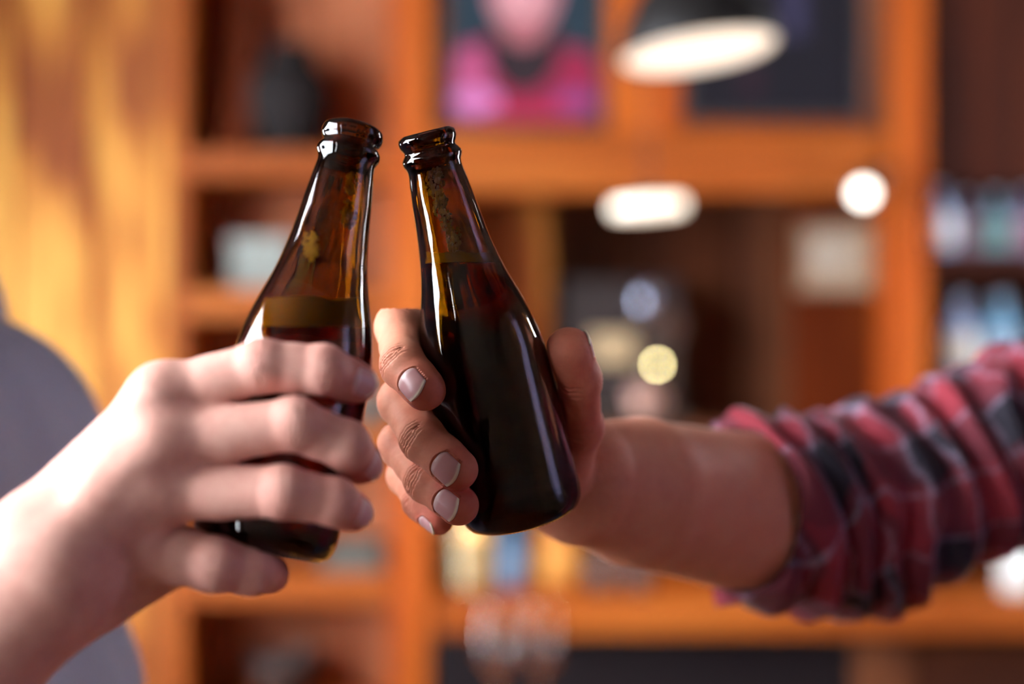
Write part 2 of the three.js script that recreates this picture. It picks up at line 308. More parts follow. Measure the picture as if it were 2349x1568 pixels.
picture('framed_portrait', 'framed portrait of a bearded figure in a pink and red top', 'picture', 1030, -330, 1380, 284, ZF - 0.028, (k, w, h) => {
  const Y = (py) => (py + 330) / 618 * h, X = (px) => (px - 1026) / 366 * w;
  k.fillStyle = '#25313a'; k.fillRect(0, 0, w, h);
  const blob = (c, px, py, rx, ry) => { k.fillStyle = c; k.beginPath(); k.ellipse(X(px), Y(py), rx / 366 * w, ry / 618 * h, 0, 0, 7); k.fill(); };
  k.fillStyle = '#80223c'; k.beginPath(); k.moveTo(X(1026), Y(288)); k.lineTo(X(1030), Y(150)); k.quadraticCurveTo(X(1060), Y(90), X(1130), Y(100)); k.lineTo(X(1200), Y(210)); k.lineTo(X(1290), Y(110)); k.quadraticCurveTo(X(1370), Y(110), X(1392), Y(170)); k.lineTo(X(1392), Y(288)); k.fill();
  blob('#984466', 1080, 170, 45, 60); blob('#b06a9a', 1090, 240, 60, 30); blob('#7a3a6a', 1330, 240, 50, 26); blob('#98243e', 1220, 275, 130, 24); blob('#3a2a4a', 1385, 265, 14, 30);
  blob('#2c2226', 1205, 105, 88, 115); blob('#a06a70', 1205, -60, 92, 160); blob('#bc8488', 1200, -10, 50, 60); blob('#9a5a60', 1205, 78, 46, 34); blob('#33282c', 1205, -250, 110, 70);
});
picture('dark_screen', 'dark blue-black framed screen behind the large pendant lamp', 'screen', 1580, -330, 1966, 268, ZF - 0.028, (k, w, h) => { k.fillStyle = '#1a171d'; k.fillRect(0, 0, w, h); k.fillStyle = '#332f45'; k.fillRect(w * 0.55, 0, w * 0.13, h * 0.7); k.fillStyle = '#2a1a22'; k.fillRect(w * 0.3, h * 0.8, w * 0.12, h * 0.12); }, mat({ color: 0x2a2226, roughness: 0.5 }));
picture('paper_notice', 'pale paper notice pinned behind the bar under the spotlight', 'notice', 1838, 522, 1992, 660, ZF - 0.595, (k, w, h) => { k.fillStyle = '#d8b89c'; k.fillRect(0, 0, w, h); k.fillStyle = '#e6d2be'; k.fillRect(w * 0.1, h * 0.15, w * 0.6, h * 0.55); }, mat({ color: 0xb08a68, roughness: 0.8 }));

// ------------------------------------------------------------------ things on the shelves (all far out of focus in the photograph)
const glossy = (c, r = 0.25) => phys({ color: c, roughness: r, ior: 1.5 });
const clearGlass = phys({ color: 0xffffff, roughness: 0.02, transmission: 1, thickness: 0.003, ior: 1.5, attenuationColor: new THREE.Color(0.9, 0.95, 1), attenuationDistance: 0.05 });
const onShelf = (px, py, z) => W(px, py, z);
{ // dark pot in the top compartment
  const p = W(668, 343, ZF - 0.115); p.y = W(0, 343, ZF + 0.004).y + 0.001;
  const g = thing('dark_vase', 'dark wide-bellied vase on the topmost shelf in view', 'vase', p);
  part('body', lathe([[0, 0.004], [0.06, 0], [0.07, 0.006], [0.075, 0.05], [0.098, 0.12], [0.092, 0.17], [0.055, 0.215], [0.05, 0.235], [0.058, 0.25], [0.05, 0.25], [0.042, 0.236], [0.046, 0.21], [0.08, 0.165], [0.086, 0.12], [0.06, 0.03], [0, 0.02]]), phys({ color: 0x221d1d, roughness: 0.9, specularIntensity: 0.3 }), g);
  part('ring_foot', new THREE.TorusGeometry(0.062, 0.006, 8, 40).rotateX(Math.PI / 2).translate(0, 0.006, 0), glossy(0x1e1a1a, 0.5), g);
}
{ // leaning board in the same compartment
  const y = W(0, 343, ZF + 0.004).y + 0.001, a = V(W(424, 0, ZF).x + 0.032, 0, 0), g = thing('wooden_tray', 'reddish wooden tray leaning in the top compartment beside the vase', 'tray', V(a.x, y, ZF - 0.13));
  part('panel', board(-0.04, 0.05, 0, 0.42, 0, 0.014, 1).rotateX(-0.16).translate(0.03, 0.003, 0), M.rust, g);
  part('rim', mergeGeometries([board(-0.05, -0.04, 0, 0.42, -0.002, 0.026, 1), board(0.05, 0.06, 0, 0.42, -0.002, 0.026, 1)]).rotateX(-0.16).translate(0.03, 0.003, 0), M.brown, g);
}
{ // pale box
  const y = W(0, 662, ZF + 0.004).y + 0.001, a = W(528, 0, ZF - 0.06), b = W(668, 0, ZF - 0.06), h = 0.118, g = thing('storage_box', 'pale grey storage box on the shelf seen behind the left bottle neck', 'box', V((a.x + b.x) / 2, y, ZF - 0.06));
  const w = b.x - a.x; part('box_body', board(-w / 2, w / 2, 0, h * 0.8, -0.16, 0, 0, 0.006), mat({ color: 0x8b8e88, roughness: 0.8 }), g);
  part('lid', board(-w / 2 - 0.004, w / 2 + 0.004, h * 0.8, h, -0.164, 0.004, 0, 0.005), mat({ color: 0x979a94, roughness: 0.8 }), g);
}
{ // books lying flat
  const y0 = W(0, 1318, ZF + 0.004).y + 0.001; let y = y0;
  const B = [[0.145, 0.022, 0x23303a, 'dark teal book lying lowest in the flat pile of books'], [0.138, 0.020, 0x2a2c33, 'charcoal book lying in the middle of the flat pile'], [0.125, 0.016, 0x4a5a58, 'grey green book lying on top of the flat pile']];
  for (const [w, h, c, l] of B) {
    const a = W(806, 0, ZF - 0.03), g = thing('book', l, 'book', V(a.x, y, ZF - 0.03), 'books lying flat on the low shelf');
    part('cover', mergeGeometries([board(-w / 2, w / 2, 0, 0.0025, -0.16, 0, 0, 0.001), board(-w / 2, w / 2, h - 0.0025, h, -0.16, 0, 0, 0.001), board(-w / 2, -w / 2 + 0.003, 0.0025, h - 0.0025, -0.16, 0, 0, 0.001)]), mat({ color: c, roughness: 0.7 }), g);
    part('pages', board(-w / 2 + 0.003, w / 2 - 0.004, 0.0025, h - 0.0025, -0.156, -0.004, 0, 0.001), mat({ color: 0x6a655c, roughness: 0.9 }), g); y += h;
  }
}
{ // dark tin on the shelf between the hands
  const y = W(0, 985, ZF + 0.004).y + 0.001, a = W(858, 0, ZF - 0.08), g = thing('tin', 'dark greenish tin on the shelf seen between the two hands', 'tin', V(a.x, y, ZF - 0.10));
  part('tin_body', lathe([[0, 0], [0.036, 0], [0.038, 0.003], [0.038, 0.07], [0.036, 0.073], [0, 0.073]]), glossy(0x3c403a, 0.4), g); part('lid', lathe([[0, 0.073], [0.0395, 0.073], [0.0395, 0.084], [0.037, 0.087], [0, 0.087]]), glossy(0x50524a, 0.35), g);
}
{ // bowl low down
  const y = W(0, 1650, ZF + 0.004).y + 0.001, a = W(655, 0, ZF - 0.14), g = thing('bowl', 'dark bowl on the lowest shelf at the bottom edge', 'bowl', V(a.x, y, ZF - 0.15));
  part('body', lathe([[0, 0.004], [0.03, 0], [0.034, 0.008], [0.075, 0.06], [0.085, 0.11], [0.08, 0.11], [0.07, 0.062], [0.03, 0.014], [0, 0.012]]), glossy(0x3a2a26, 0.5), g); part('rim', new THREE.TorusGeometry(0.0825, 0.003, 8, 48).rotateX(Math.PI / 2).translate(0, 0.11, 0), glossy(0x54403a, 0.4), g);
}
// bottles and jars
function vessel(name, label, category, p, r, h, kind, colour, labelColour, group) {
  const g = thing(name, label, category, p, group), G = colour;
  if (kind === 'bottle') {
    part('bottle_body', lathe([[0, 0.004], [r * 0.8, 0], [r, 0.006], [r, h * 0.58], [r * 0.9, h * 0.64], [r * 0.38, h * 0.76], [r * 0.34, h * 0.94], [r * 0.42, h * 0.945], [r * 0.42, h * 0.97], [0, h * 0.97]], 32), G, g);
    part('cap', lathe([[0, h * 0.93], [r * 0.44, h * 0.93], [r * 0.44, h * 0.995], [r * 0.4, h], [0, h]], 24), glossy(0x8a8f9a, 0.3), g);
  } else {
    part('jar_body', lathe([[0, 0.004], [r * 0.85, 0], [r, 0.006], [r, h * 0.78], [r * 0.88, h * 0.84], [r * 0.88, h * 0.86], [0, h * 0.86]], 32), G, g);
    part('lid', lathe([[0, h * 0.85], [r * 0.92, h * 0.85], [r * 0.92, h * 0.99], [r * 0.88, h], [0, h]], 24), glossy(0x9aa2ae, 0.3), g);
  }
  if (labelColour !== null) part('paper_label', lathe([[r * 1.0, h * 0.14], [r * 1.025, h * 0.14], [r * 1.025, h * 0.5], [r * 1.0, h * 0.5]], 32), mat({ color: labelColour, roughness: 0.8 }), g);
  return g;
}
const rowZ = ZF - 0.09, onTop = (px, y, z = rowZ) => { const p = W(px, 0, z); p.y = y; return p; };
const [yA, yB] = shelfTopRight.map((y) => y + 0.001);
vessel('liquor_bottle', 'pale blue bottle with white label, nearest the golden post on the upper shelf', 'bottle', onTop(2154, yA), 0.036, 0.155, 'bottle', glossy(0x93a4c4), 0xd8d8da, 'bottles on the dark shelf');
vessel('liquor_bottle', 'dull plum bottle, second from the golden post on the upper shelf', 'bottle', onTop(2216, yA), 0.028, 0.135, 'bottle', glossy(0x6a5566), 0x6a4450, 'bottles on the dark shelf');
vessel('liquor_bottle', 'teal bottle, third from the golden post on the upper shelf', 'bottle', onTop(2282, yA), 0.032, 0.14, 'bottle', glossy(0x55707e), 0x587a74, 'bottles on the dark shelf');
vessel('liquor_bottle', 'mauve bottle at the frame edge on the upper shelf', 'bottle', onTop(2350, yA), 0.030, 0.14, 'bottle', glossy(0x70627e), 0x8a5868, 'bottles on the dark shelf');
vessel('liquor_bottle', 'slate blue bottle with cream label just above the plaid sleeve, lower shelf', 'bottle', onTop(2200, yB), 0.038, 0.185, 'bottle', glossy(0x8290b0), 0xb8aea0, 'bottles on the dark shelf');
vessel('liquor_bottle', 'blue bottle on the lower shelf behind the rising plaid sleeve', 'bottle', onTop(2296, yB), 0.038, 0.185, 'bottle', glossy(0x5f8aa6), 0x8a98a8, 'bottles on the dark shelf');
// on the counter
const counterY = W(0, 1382, ZF + 0.13).y + 0.001, onCounter = (px, z) => { const p = W(px, 0, z); p.y = counterY; return p; };
{
  const p = onCounter(1082, ZF - 0.02), g = thing('candle_jar', 'lit candle jar glowing yellow under the hand with fingernails', 'candle', p);
  const ch = 0.13; part('jar', lathe([[0, 0.003], [0.04, 0], [0.044, 0.006], [0.046, ch + 0.05], [0.0435, ch + 0.05], [0.0415, 0.010], [0, 0.008]]), clearGlass, g);
  part('wax', lathe([[0, 0.009], [0.040, 0.010], [0.042, ch], [0.03, ch - 0.002], [0, ch - 0.004]]), mat({ color: 0xf0d79a, roughness: 0.5, emissive: new THREE.Color(1, 0.72, 0.32), emissiveIntensity: 0.25 }), g, 'glowing cream wax');
  part('flame', lathe([[0, ch], [0.004, ch + 0.005], [0.0055, ch + 0.013], [0.003, ch + 0.026], [0, ch + 0.034]], 16), mat({ color: 0xffe0a0, emissive: new THREE.Color(1, 0.78, 0.4), emissiveIntensity: 9 }), g);
  const l = new THREE.PointLight(0xffc070, 0.05, 0, 2); l.position.set(p.x, p.y + ch + 0.014, p.z); l.shadow.radius = 0.3; l.castShadow = true; l.name = 'candle_flame_glow'; scene.add(l);
}
vessel('counter_bottle', 'blue bottle on the counter right under the dark bottle base', 'bottle', onCounter(1168, ZF - 0.05), 0.030, 0.165, 'bottle', glossy(0x5478a0), 0x7a9cc0, 'things on the counter');
vessel('orange_jar', 'orange jar on the counter below the forearm edge', 'jar', onCounter(1275, ZF - 0.10), 0.046, 0.17, 'jar', glossy(0xc8803a), 0xd89a4a, 'things on the counter');
vessel('brown_jar', 'dull brown jar on the counter beside the orange jar', 'jar', onCounter(1020, ZF - 0.16), 0.034, 0.14, 'jar', glossy(0x4a3c38), 0x6a5a54, 'things on the counter');
function tumbler(label, p) {
  const g = thing('tumbler', label, 'glass', p, 'tumblers on the counter');
  part('glass_body', lathe([[0, 0.001], [0.028, 0], [0.032, 0.002], [0.0365, 0.085], [0.034, 0.085], [0.028, 0.010], [0, 0.010]], 40), clearGlass, g); part('ice_water', lathe([[0, 0.0105], [0.0275, 0.0105], [0.0305, 0.05], [0, 0.05]], 32), mat({ color: 0x84868c, roughness: 0.35 }), g, 'pale drink in the glass');
}
tumbler('clear tumbler on the counter directly below the forearm', onCounter(1376, ZF + 0.0)); tumbler('clear tumbler beside another, farther along toward the cuff', onCounter(1462, ZF + 0.0));
{ // cups and tins at the right end of the counter
  const p = onCounter(2056, ZF + 0.075), g = thing('white_cup', 'white cup on the counter showing below the plaid sleeve', 'cup', p);
  part('cup_body', lathe([[0, 0.004], [0.024, 0], [0.03, 0.01], [0.052, 0.10], [0.049, 0.10], [0.027, 0.014], [0, 0.012]]), glossy(0xe4e2e0, 0.3), g); part('handle', new THREE.TorusGeometry(0.022, 0.005, 8, 24, Math.PI).rotateZ(-Math.PI / 2).translate(0.045, 0.055, 0), glossy(0xe4e2e0, 0.3), g);
  vessel('milk_bottle', 'white bottle on the counter at the frame edge under the sleeve', 'bottle', onCounter(2330, ZF + 0.01), 0.034, 0.19, 'bottle', glossy(0xd4dcdc), 0xe6e8e8, 'things on the counter');
}
// coffee machine in the recess
const machineY = W(0, 978, ZF - 0.25).y + 0.001;
{
  const z = ZF - 0.30, a = W(1272, 0, z), b = W(1560, 0, z), w = b.x - a.x, g = thing('coffee_machine', 'dark coffee machine with chrome dome and cream panel in the recess', 'coffee machine', V((a.x + b.x) / 2, machineY, z));
  const P = (px, py) => { const q = W(px, py, z); return [q.x - g.position.x, q.y - g.position.y]; };
  const top = P(0, 640)[1];
  part('housing', board(-w / 2, w / 2, 0.03, top, -0.24, -0.02, 0, 0.012), mat({ color: 0x2e2424, roughness: 0.5 }), g);
  part('drip_tray', board(-w / 2 - 0.01, w / 2 + 0.01, 0, 0.03, -0.235, 0.09, 0, 0.006), mat({ color: 0x3a302c, roughness: 0.4 }), g);
  const [cx, cy] = P(1405, 800); part('front_panel', board(cx - 0.055, cx + 0.055, cy - 0.035, cy + 0.04, -0.02, 0.0, 0, 0.008), mat({ color: 0xcdb48c, roughness: 0.5 }), g, 'cream front panel');
  const [dx, dy] = P(1485, 692); part('chrome_dome', new THREE.SphereGeometry(0.034, 32, 20).scale(1, 1.35, 0.6).translate(dx, dy, -0.012), mat({ color: 0xa6abc0, roughness: 0.25, metalness: 0.9 }), g, 'bluish chrome dome');
  const [ex, ey] = P(1560, 745); part('dial', new THREE.CylinderGeometry(0.034, 0.036, 0.02, 32).rotateX(Math.PI / 2).translate(ex - 0.02, ey, -0.01), mat({ color: 0x6a5046, roughness: 0.3, metalness: 0.5 }), g);
  const [lx, ly] = P(1508, 836); part('indicator_lamp', new THREE.SphereGeometry(0.0052, 16, 12).translate(lx, ly, 0.004), mat({ color: 0xfff0c0, emissive: new THREE.Color(1, 0.86, 0.42), emissiveIntensity: 60 }), g, 'small glowing yellow lamp');
  const [sx, sy] = P(1490, 850); part('spout', new THREE.CylinderGeometry(0.012, 0.008, 0.05, 20).translate(sx, sy, 0.02), mat({ color: 0x8a8078, roughness: 0.3, metalness: 0.8 }), g);
  const l = new THREE.PointLight(0xffdc80, 0.004, 0, 2); l.position.set(g.position.x + lx, g.position.y + ly, z + 0.02); l.shadow.radius = 0.3; l.castShadow = true; l.name = 'indicator_glow'; scene.add(l);
  const cup = thing('pink_cup', 'pale pink cup standing on the coffee machine tray', 'cup', V(W(1474, 0, z + 0.04).x, machineY + 0.031, z + 0.045));
  part('cup_body', lathe([[0, 0.003], [0.022, 0], [0.028, 0.006], [0.040, 0.056], [0.037, 0.056], [0.024, 0.010], [0, 0.009]]), glossy(0xe0b4a8, 0.35), cup); part('handle', new THREE.TorusGeometry(0.018, 0.0045, 8, 20, Math.PI).rotateZ(-Math.PI / 2).translate(0.034, 0.032, 0), glossy(0xe0b4a8, 0.35), cup);
}
// a table in front of the bar, with wine glasses that reach into the picture
{
  const y = 0.755, t = thing('bar_table', 'narrow wooden bar table just below the picture, carrying wine glasses', 'table', V(0.05, 0, -1.80));
  part('table_top', board(-0.55, 0.75, y - 0.035, y, -0.20, 0.20, 0, 0.008), M.orange, t);
  for (const [x, z] of [[-0.48, -0.14], [0.68, -0.14], [-0.48, 0.14], [0.68, 0.14]]) part('leg', board(x - 0.025, x + 0.025, 0, y - 0.035, z - 0.025, z + 0.025, 1), M.brown, t);
  const wine = (label, px, z) => {
    const p = W(px, 0, z); p.y = y + 0.001; const g = thing('wine_glass', label, 'glass', p, 'wine glasses on the bar table');
    part('bowl', lathe([[0, 0.098], [0.012, 0.101], [0.033, 0.130], [0.038, 0.162], [0.031, 0.216], [0.0295, 0.216], [0.0365, 0.162], [0.0315, 0.132], [0.010, 0.104], [0, 0.102]], 40), clearGlass, g); part('stem', lathe([[0, 0], [0.031, 0], [0.03, 0.001], [0, 0.004]], 40), clearGlass, g).name = 'foot';
    part('stem', lathe([[0.006, 0.003], [0.0035, 0.012], [0.0032, 0.085], [0.007, 0.098], [0, 0.0985], [0, 0.003]], 20), clearGlass, g);
  };
  wine('wine glass below the finger ends, nearer the broad post', 1140, -1.78); wine('wine glass below the base of the dark bottle', 1240, -1.80);
}

{ // pale table between the two people, below the picture: it throws window light up at the arms
  const y = 0.93, t = thing('high_table', 'pale wooden high table between the two people, below the bottles', 'table', V(0.12, 0, -0.92));
  for (let i = 0; i < 4; i++) part('plank', board(-0.42 + i * 0.21 + 0.001, -0.42 + (i + 1) * 0.21 - 0.001, y - 0.03, y, -0.29, 0.29, 2), M.pale, t);
  for (const z of [-0.24, 0.22]) part('apron', board(-0.36, 0.36, y - 0.11, y - 0.031, z, z + 0.02, 0), M.pale, t);
  for (const [x, z] of [[-0.36, -0.20], [0.36, -0.20], [-0.36, 0.20], [0.36, 0.20]]) part('leg', board(x - 0.025, x + 0.025, 0, y - 0.031, z - 0.018, z + 0.018, 1), M.pale, t);
}

// ------------------------------------------------------------------ the two bottles
const BOTTLE_L = 0.184;
// outer radius (m) by distance from the mouth (share of the length)
const PROFILE = [[0, 0.0108], [0.004, 0.0124], [0.012, 0.0132], [0.024, 0.0133], [0.034, 0.0126], [0.040, 0.0118], [0.048, 0.0120], [0.056, 0.0133], [0.064, 0.0138], [0.073, 0.0135], [0.082, 0.0126], [0.090, 0.0124], [0.13, 0.0133],
  [0.18, 0.0144], [0.23, 0.0154], [0.28, 0.0166], [0.33, 0.0181], [0.376, 0.0199], [0.42, 0.0220], [0.46, 0.0239], [0.50, 0.0254], [0.54, 0.0265], [0.58, 0.0272], [0.64, 0.0276], [0.75, 0.0277], [0.90, 0.0277], [0.945, 0.0275], [0.968, 0.0270], [0.985, 0.0258], [0.996, 0.0240], [1, 0.0222]];
function smoothProfile(list, t) {
  if (t <= list[0][0]) return list[0][1]; const m = list.length - 1; if (t >= list[m][0]) return list[m][1];
  let i = 0; while (list[i + 1][0] < t) i++;
  const P = (k) => list[clamp(k, 0, m)], [t0, r0] = P(i), [t1, r1] = P(i + 1), s = (a, b) => (b[1] - a[1]) / Math.max(1e-6, b[0] - a[0]);
  const m0 = i ? (s(P(i - 1), P(i)) + s(P(i), P(i + 1))) / 2 : s(P(0), P(1)), m1 = i + 2 <= m ? (s(P(i), P(i + 1)) + s(P(i + 1), P(i + 2))) / 2 : s(P(i), P(i + 1));
  const d = t1 - t0, u = (t - t0) / d, u2 = u * u, u3 = u2 * u;
  return (2 * u3 - 3 * u2 + 1) * r0 + (u3 - 2 * u2 + u) * d * m0 + (-2 * u3 + 3 * u2) * r1 + (u3 - u2) * d * m1;
}
const belly = (t) => 1 + 0.057 * sstep(0.3, 0.55, t);
for (const p of PROFILE) p[1] *= belly(p[0]);
const outerR = (s) => smoothProfile(PROFILE, s / BOTTLE_L);
const INNER = [[0, 0.0082], [0.02, 0.0080], [0.08, 0.0086], [0.13, 0.0108], [0.18, 0.0122], [0.28, 0.0144], [0.376, 0.0177], [0.42, 0.0198], [0.46, 0.0217], [0.50, 0.0232], [0.54, 0.0243], [0.58, 0.0250], [0.64, 0.0254], [0.9, 0.0254], [0.94, 0.0247], [0.965, 0.0225], [0.975, 0.0180]];
for (const p of INNER) p[1] *= belly(p[0]);
const innerR = (s) => smoothProfile(INNER, s / BOTTLE_L);
const INNER_BOTTOM = 0.965 * BOTTLE_L;
// frame of a bottle: mouth M, base B; u runs down the axis, v to the side, f to the front
function frameOf(M, B) {
  const u = B.clone().sub(M).normalize(), v = V(1, 0, 0).addScaledVector(u, -u.x).normalize(), f = new THREE.Vector3().crossVectors(u, v).normalize();
  if (f.z < 0) f.negate();
  const mouth = M.clone(), base = M.clone().addScaledVector(u, BOTTLE_L);
  const at = (s, phi, r) => mouth.clone().addScaledVector(u, s).addScaledVector(v, Math.cos(phi) * r).addScaledVector(f, Math.sin(phi) * r);
  const d = (x, y, z) => { const px = x - mouth.x, py = y - mouth.y, pz = z - mouth.z, s = px * u.x + py * u.y + pz * u.z, r = Math.sqrt(Math.max(0, px * px + py * py + pz * pz - s * s)); return Math.max(r - outerR(clamp(s, 0, BOTTLE_L)), s - BOTTLE_L, -s); };
  const radial = (p) => { const q = p.clone().sub(mouth), s = q.dot(u); return q.addScaledVector(u, -s).normalize(); };
  const quat = new THREE.Quaternion().setFromRotationMatrix(new THREE.Matrix4().makeBasis(v, u.clone().negate(), f));
  const local = (p) => p.clone().sub(base).applyQuaternion(quat.clone().invert());   // y from the base up
  return { u, v, f, mouth, base, at, d, radial, quat, local };
}
const LEFT = frameOf(W(812, 292, 0.027), W(602, 1265, 0.065)), RIGHT = frameOf(W(976, 302, 0), W(1204, 1188, -0.026));

const glassGeometry = (() => {
  const p = [], L = BOTTLE_L, y = (s) => L - s;
  p.push([0, y(L * 0.968)], [0.010, y(L * 0.969)]);          // punt under the base
  p.push([0.0190, y(L * 0.985)], [0.0208, y(L * 0.997)], [0.0222, y(L)]);
  for (let i = 0; i <= 150; i++) { const t = 1 - i / 150; p.push([smoothProfile(PROFILE, t), y(t * L)]); }
  p.push([0.0098, y(-0.0001)], [0.0088, y(0.0006)]);
  for (let i = 1; i <= 90; i++) { const s = INNER_BOTTOM * (i / 90); p.push([innerR(s), y(s)]); }
  p.push([0.0190, y(L * 0.961)], [0.010, y(L * 0.950)], [0, y(L * 0.947)]);
  return lathe(p.filter((a, i) => !i || Math.hypot(a[0] - p[i - 1][0], a[1] - p[i - 1][1]) > 1e-6), 96);
})();
const amber = phys({ color: 0xffffff, roughness: 0.02, transmission: 1, thickness: 0.0024, ior: 1.52, bumpMap: (() => { const a = latticeNoise(91, 14, 10), b = latticeNoise(92, 40, 36); const t = grid(512, (u, v) => { const k = a(u, v) * 0.7 + b(u, v) * 0.3; return [k, k, k]; }); t.colorSpace = THREE.NoColorSpace; return t; })(), bumpScale: 0.00035, attenuationColor: new THREE.Color(0.385, 0.225, 0.024), attenuationDistance: 0.0024 });
const beer = phys({ color: 0xffffff, roughness: 0.0, transmission: 1, thickness: 0.04, ior: 1.34, attenuationColor: new THREE.Color(0.55, 0.15, 0.03), attenuationDistance: 0.022 });
const froth = mat({ color: new THREE.Color(0.95, 0.92, 0.80), roughness: 0.8 });

// fill between two heights: bottom null = the floor of the bottle; level surfaces are flat in the world although the bottle leans
function fill(F, levelTop, levelBottom, gap) {
  const N = 72, rows = 40, pos = [], idx = [];
  const sAt = (level, phi) => { let a = 0.01, b = INNER_BOTTOM; for (let i = 0; i < 40; i++) { const m = (a + b) / 2; if (F.at(m, phi, innerR(m)).y > level) a = m; else b = m; } return (a + b) / 2; };
  for (let j = 0; j <= rows; j++) for (let i = 0; i < N; i++) {
    const phi = i / N * 2 * Math.PI, s0 = levelBottom === null ? INNER_BOTTOM : sAt(levelBottom, phi), s1 = sAt(levelTop + (levelBottom === null ? 0 : 0.0016 * noise(Math.cos(phi) * 1.7 + 3, Math.sin(phi) * 1.7, levelTop * 90)), phi), s = lerp(s0, s1, j / rows);
    const p = F.local(F.at(s, phi, innerR(s) + gap)); pos.push(p.x, p.y, p.z);
  }
  const centre = (j) => { let c = V(0, 0, 0); for (let i = 0; i < N; i++) c.add(V(pos[(j * N + i) * 3], pos[(j * N + i) * 3 + 1], pos[(j * N + i) * 3 + 2])); c.divideScalar(N); pos.push(c.x, c.y, c.z); return pos.length / 3 - 1; };
  for (let j = 0; j < rows; j++) for (let i = 0; i < N; i++) { const a = j * N + i, b = j * N + (i + 1) % N, c = a + N, d = b + N; idx.push(a, c, b, b, c, d); }
  const c0 = centre(0), c1 = centre(rows);
  for (let i = 0; i < N; i++) { idx.push(c0, i, (i + 1) % N); idx.push(c1, rows * N + (i + 1) % N, rows * N + i); }
  const g = new THREE.BufferGeometry(); g.setAttribute('position', new THREE.Float32BufferAttribute(pos, 3)); g.setIndex(idx);
  const out = g.toNonIndexed(); 
  // smooth round the side, flat at the two ends
  out.computeVertexNormals();
  const p = out.attributes.position, nn = out.attributes.normal, side = N * rows * 6;
  for (let i = 0; i < side; i++) { const y = p.getY(i), s = BOTTLE_L - y, sl = (innerR(s + 1e-4) - innerR(s - 1e-4)) / 2e-4, q = V(p.getX(i), 0, p.getZ(i)).normalize(); q.y = sl; q.normalize(); nn.setXYZ(i, q.x, q.y, q.z); }
  return out;
}
// dried froth clinging to the inside of the neck: many small domes
function lacing(F, spots, seed) {
  const r = rng(seed), list = [];
  const dome = new THREE.SphereGeometry(1, 8, 5);
  for (const [px, py, spread, count, size] of spots) for (let k = 0; k < count; k++) {
    const a = r() * 6.283, d = Math.sqrt(r()) * spread, X = px + Math.cos(a) * d * 0.5, Y = py + Math.sin(a) * d;
    // front of the inner wall along the line of sight
    const o = V(0, EYE_Y, EYE_Z), dir = W(X, Y, 0).sub(o).normalize(); let t = 0.4, hit = null;
    for (let i = 0; i < 400; i++, t += 0.0008) { const p = o.clone().addScaledVector(dir, t), q = p.clone().sub(F.mouth), s = q.dot(F.u), rr = q.addScaledVector(F.u, -s).length(); if (s > 0.004 && rr < innerR(s)) { hit = p; break; } }
    if (!hit) continue;
    const g = dome.clone(), z = size * (0.5 + r()); g.scale(z, z * (0.8 + r() * 0.9), z * 0.55);
    const n = F.radial(hit), q = new THREE.Quaternion().setFromUnitVectors(V(0, 0, 1), n); g.applyQuaternion(q); g.translate(hit.x + n.x * 0.0004, hit.y + n.y * 0.0004, hit.z + n.z * 0.0004);
    list.push(g);
  }
  const g = mergeGeometries(list); g.applyMatrix4(new THREE.Matrix4().compose(F.base, F.quat, V(1, 1, 1)).invert()); return g;
}
const stippling = mergeGeometries(Array.from({ length: 84 }, (_, i) => new THREE.SphereGeometry(0.0007, 6, 4).translate(0.0230 * Math.cos(i / 84 * 6.28318), 0.0004, 0.0230 * Math.sin(i / 84 * 6.28318))));
function makeBottle(F, label, beerLevel, frothTop, spots, seed) {
  const b = thing('beer_bottle', label, 'bottle', F.base, 'clinking beer bottles'); b.quaternion.copy(F.quat);
  part('bottle_glass', glassGeometry, amber, b);
  part('base_stippling', stippling, amber, b).userData.kind = 'stuff';
  part('beer', fill(F, beerLevel, null, 0.00015), beer, b, 'dark red-brown beer');
  part('foam', fill(F, frothTop, beerLevel + 0.0002, -0.0002), froth, b, 'cream foam floating on the beer');
  part('foam_residue', lacing(F, spots, seed), froth, b, 'specks of foam clinging inside the neck').userData.kind = 'stuff';
  return b;
}
makeBottle(LEFT, 'amber glass beer bottle with a thick foam band, held by the hand whose knuckles show', W(0, 752, 0.045).y, W(0, 690, 0.045).y, [[715, 565, 34, 110, 0.0007], [803, 425, 24, 50, 0.0006], [797, 490, 32, 60, 0.0006]], 5);
makeBottle(RIGHT, 'amber beer bottle nearly full of dark beer, held by the hand showing its fingernails', W(0, 606, -0.008).y, W(0, 582, -0.008).y, [[999, 420, 36, 110, 0.0006], [1010, 468, 30, 90, 0.0006], [1024, 505, 24, 60, 0.0005], [1040, 545, 30, 90, 0.0006]], 9);

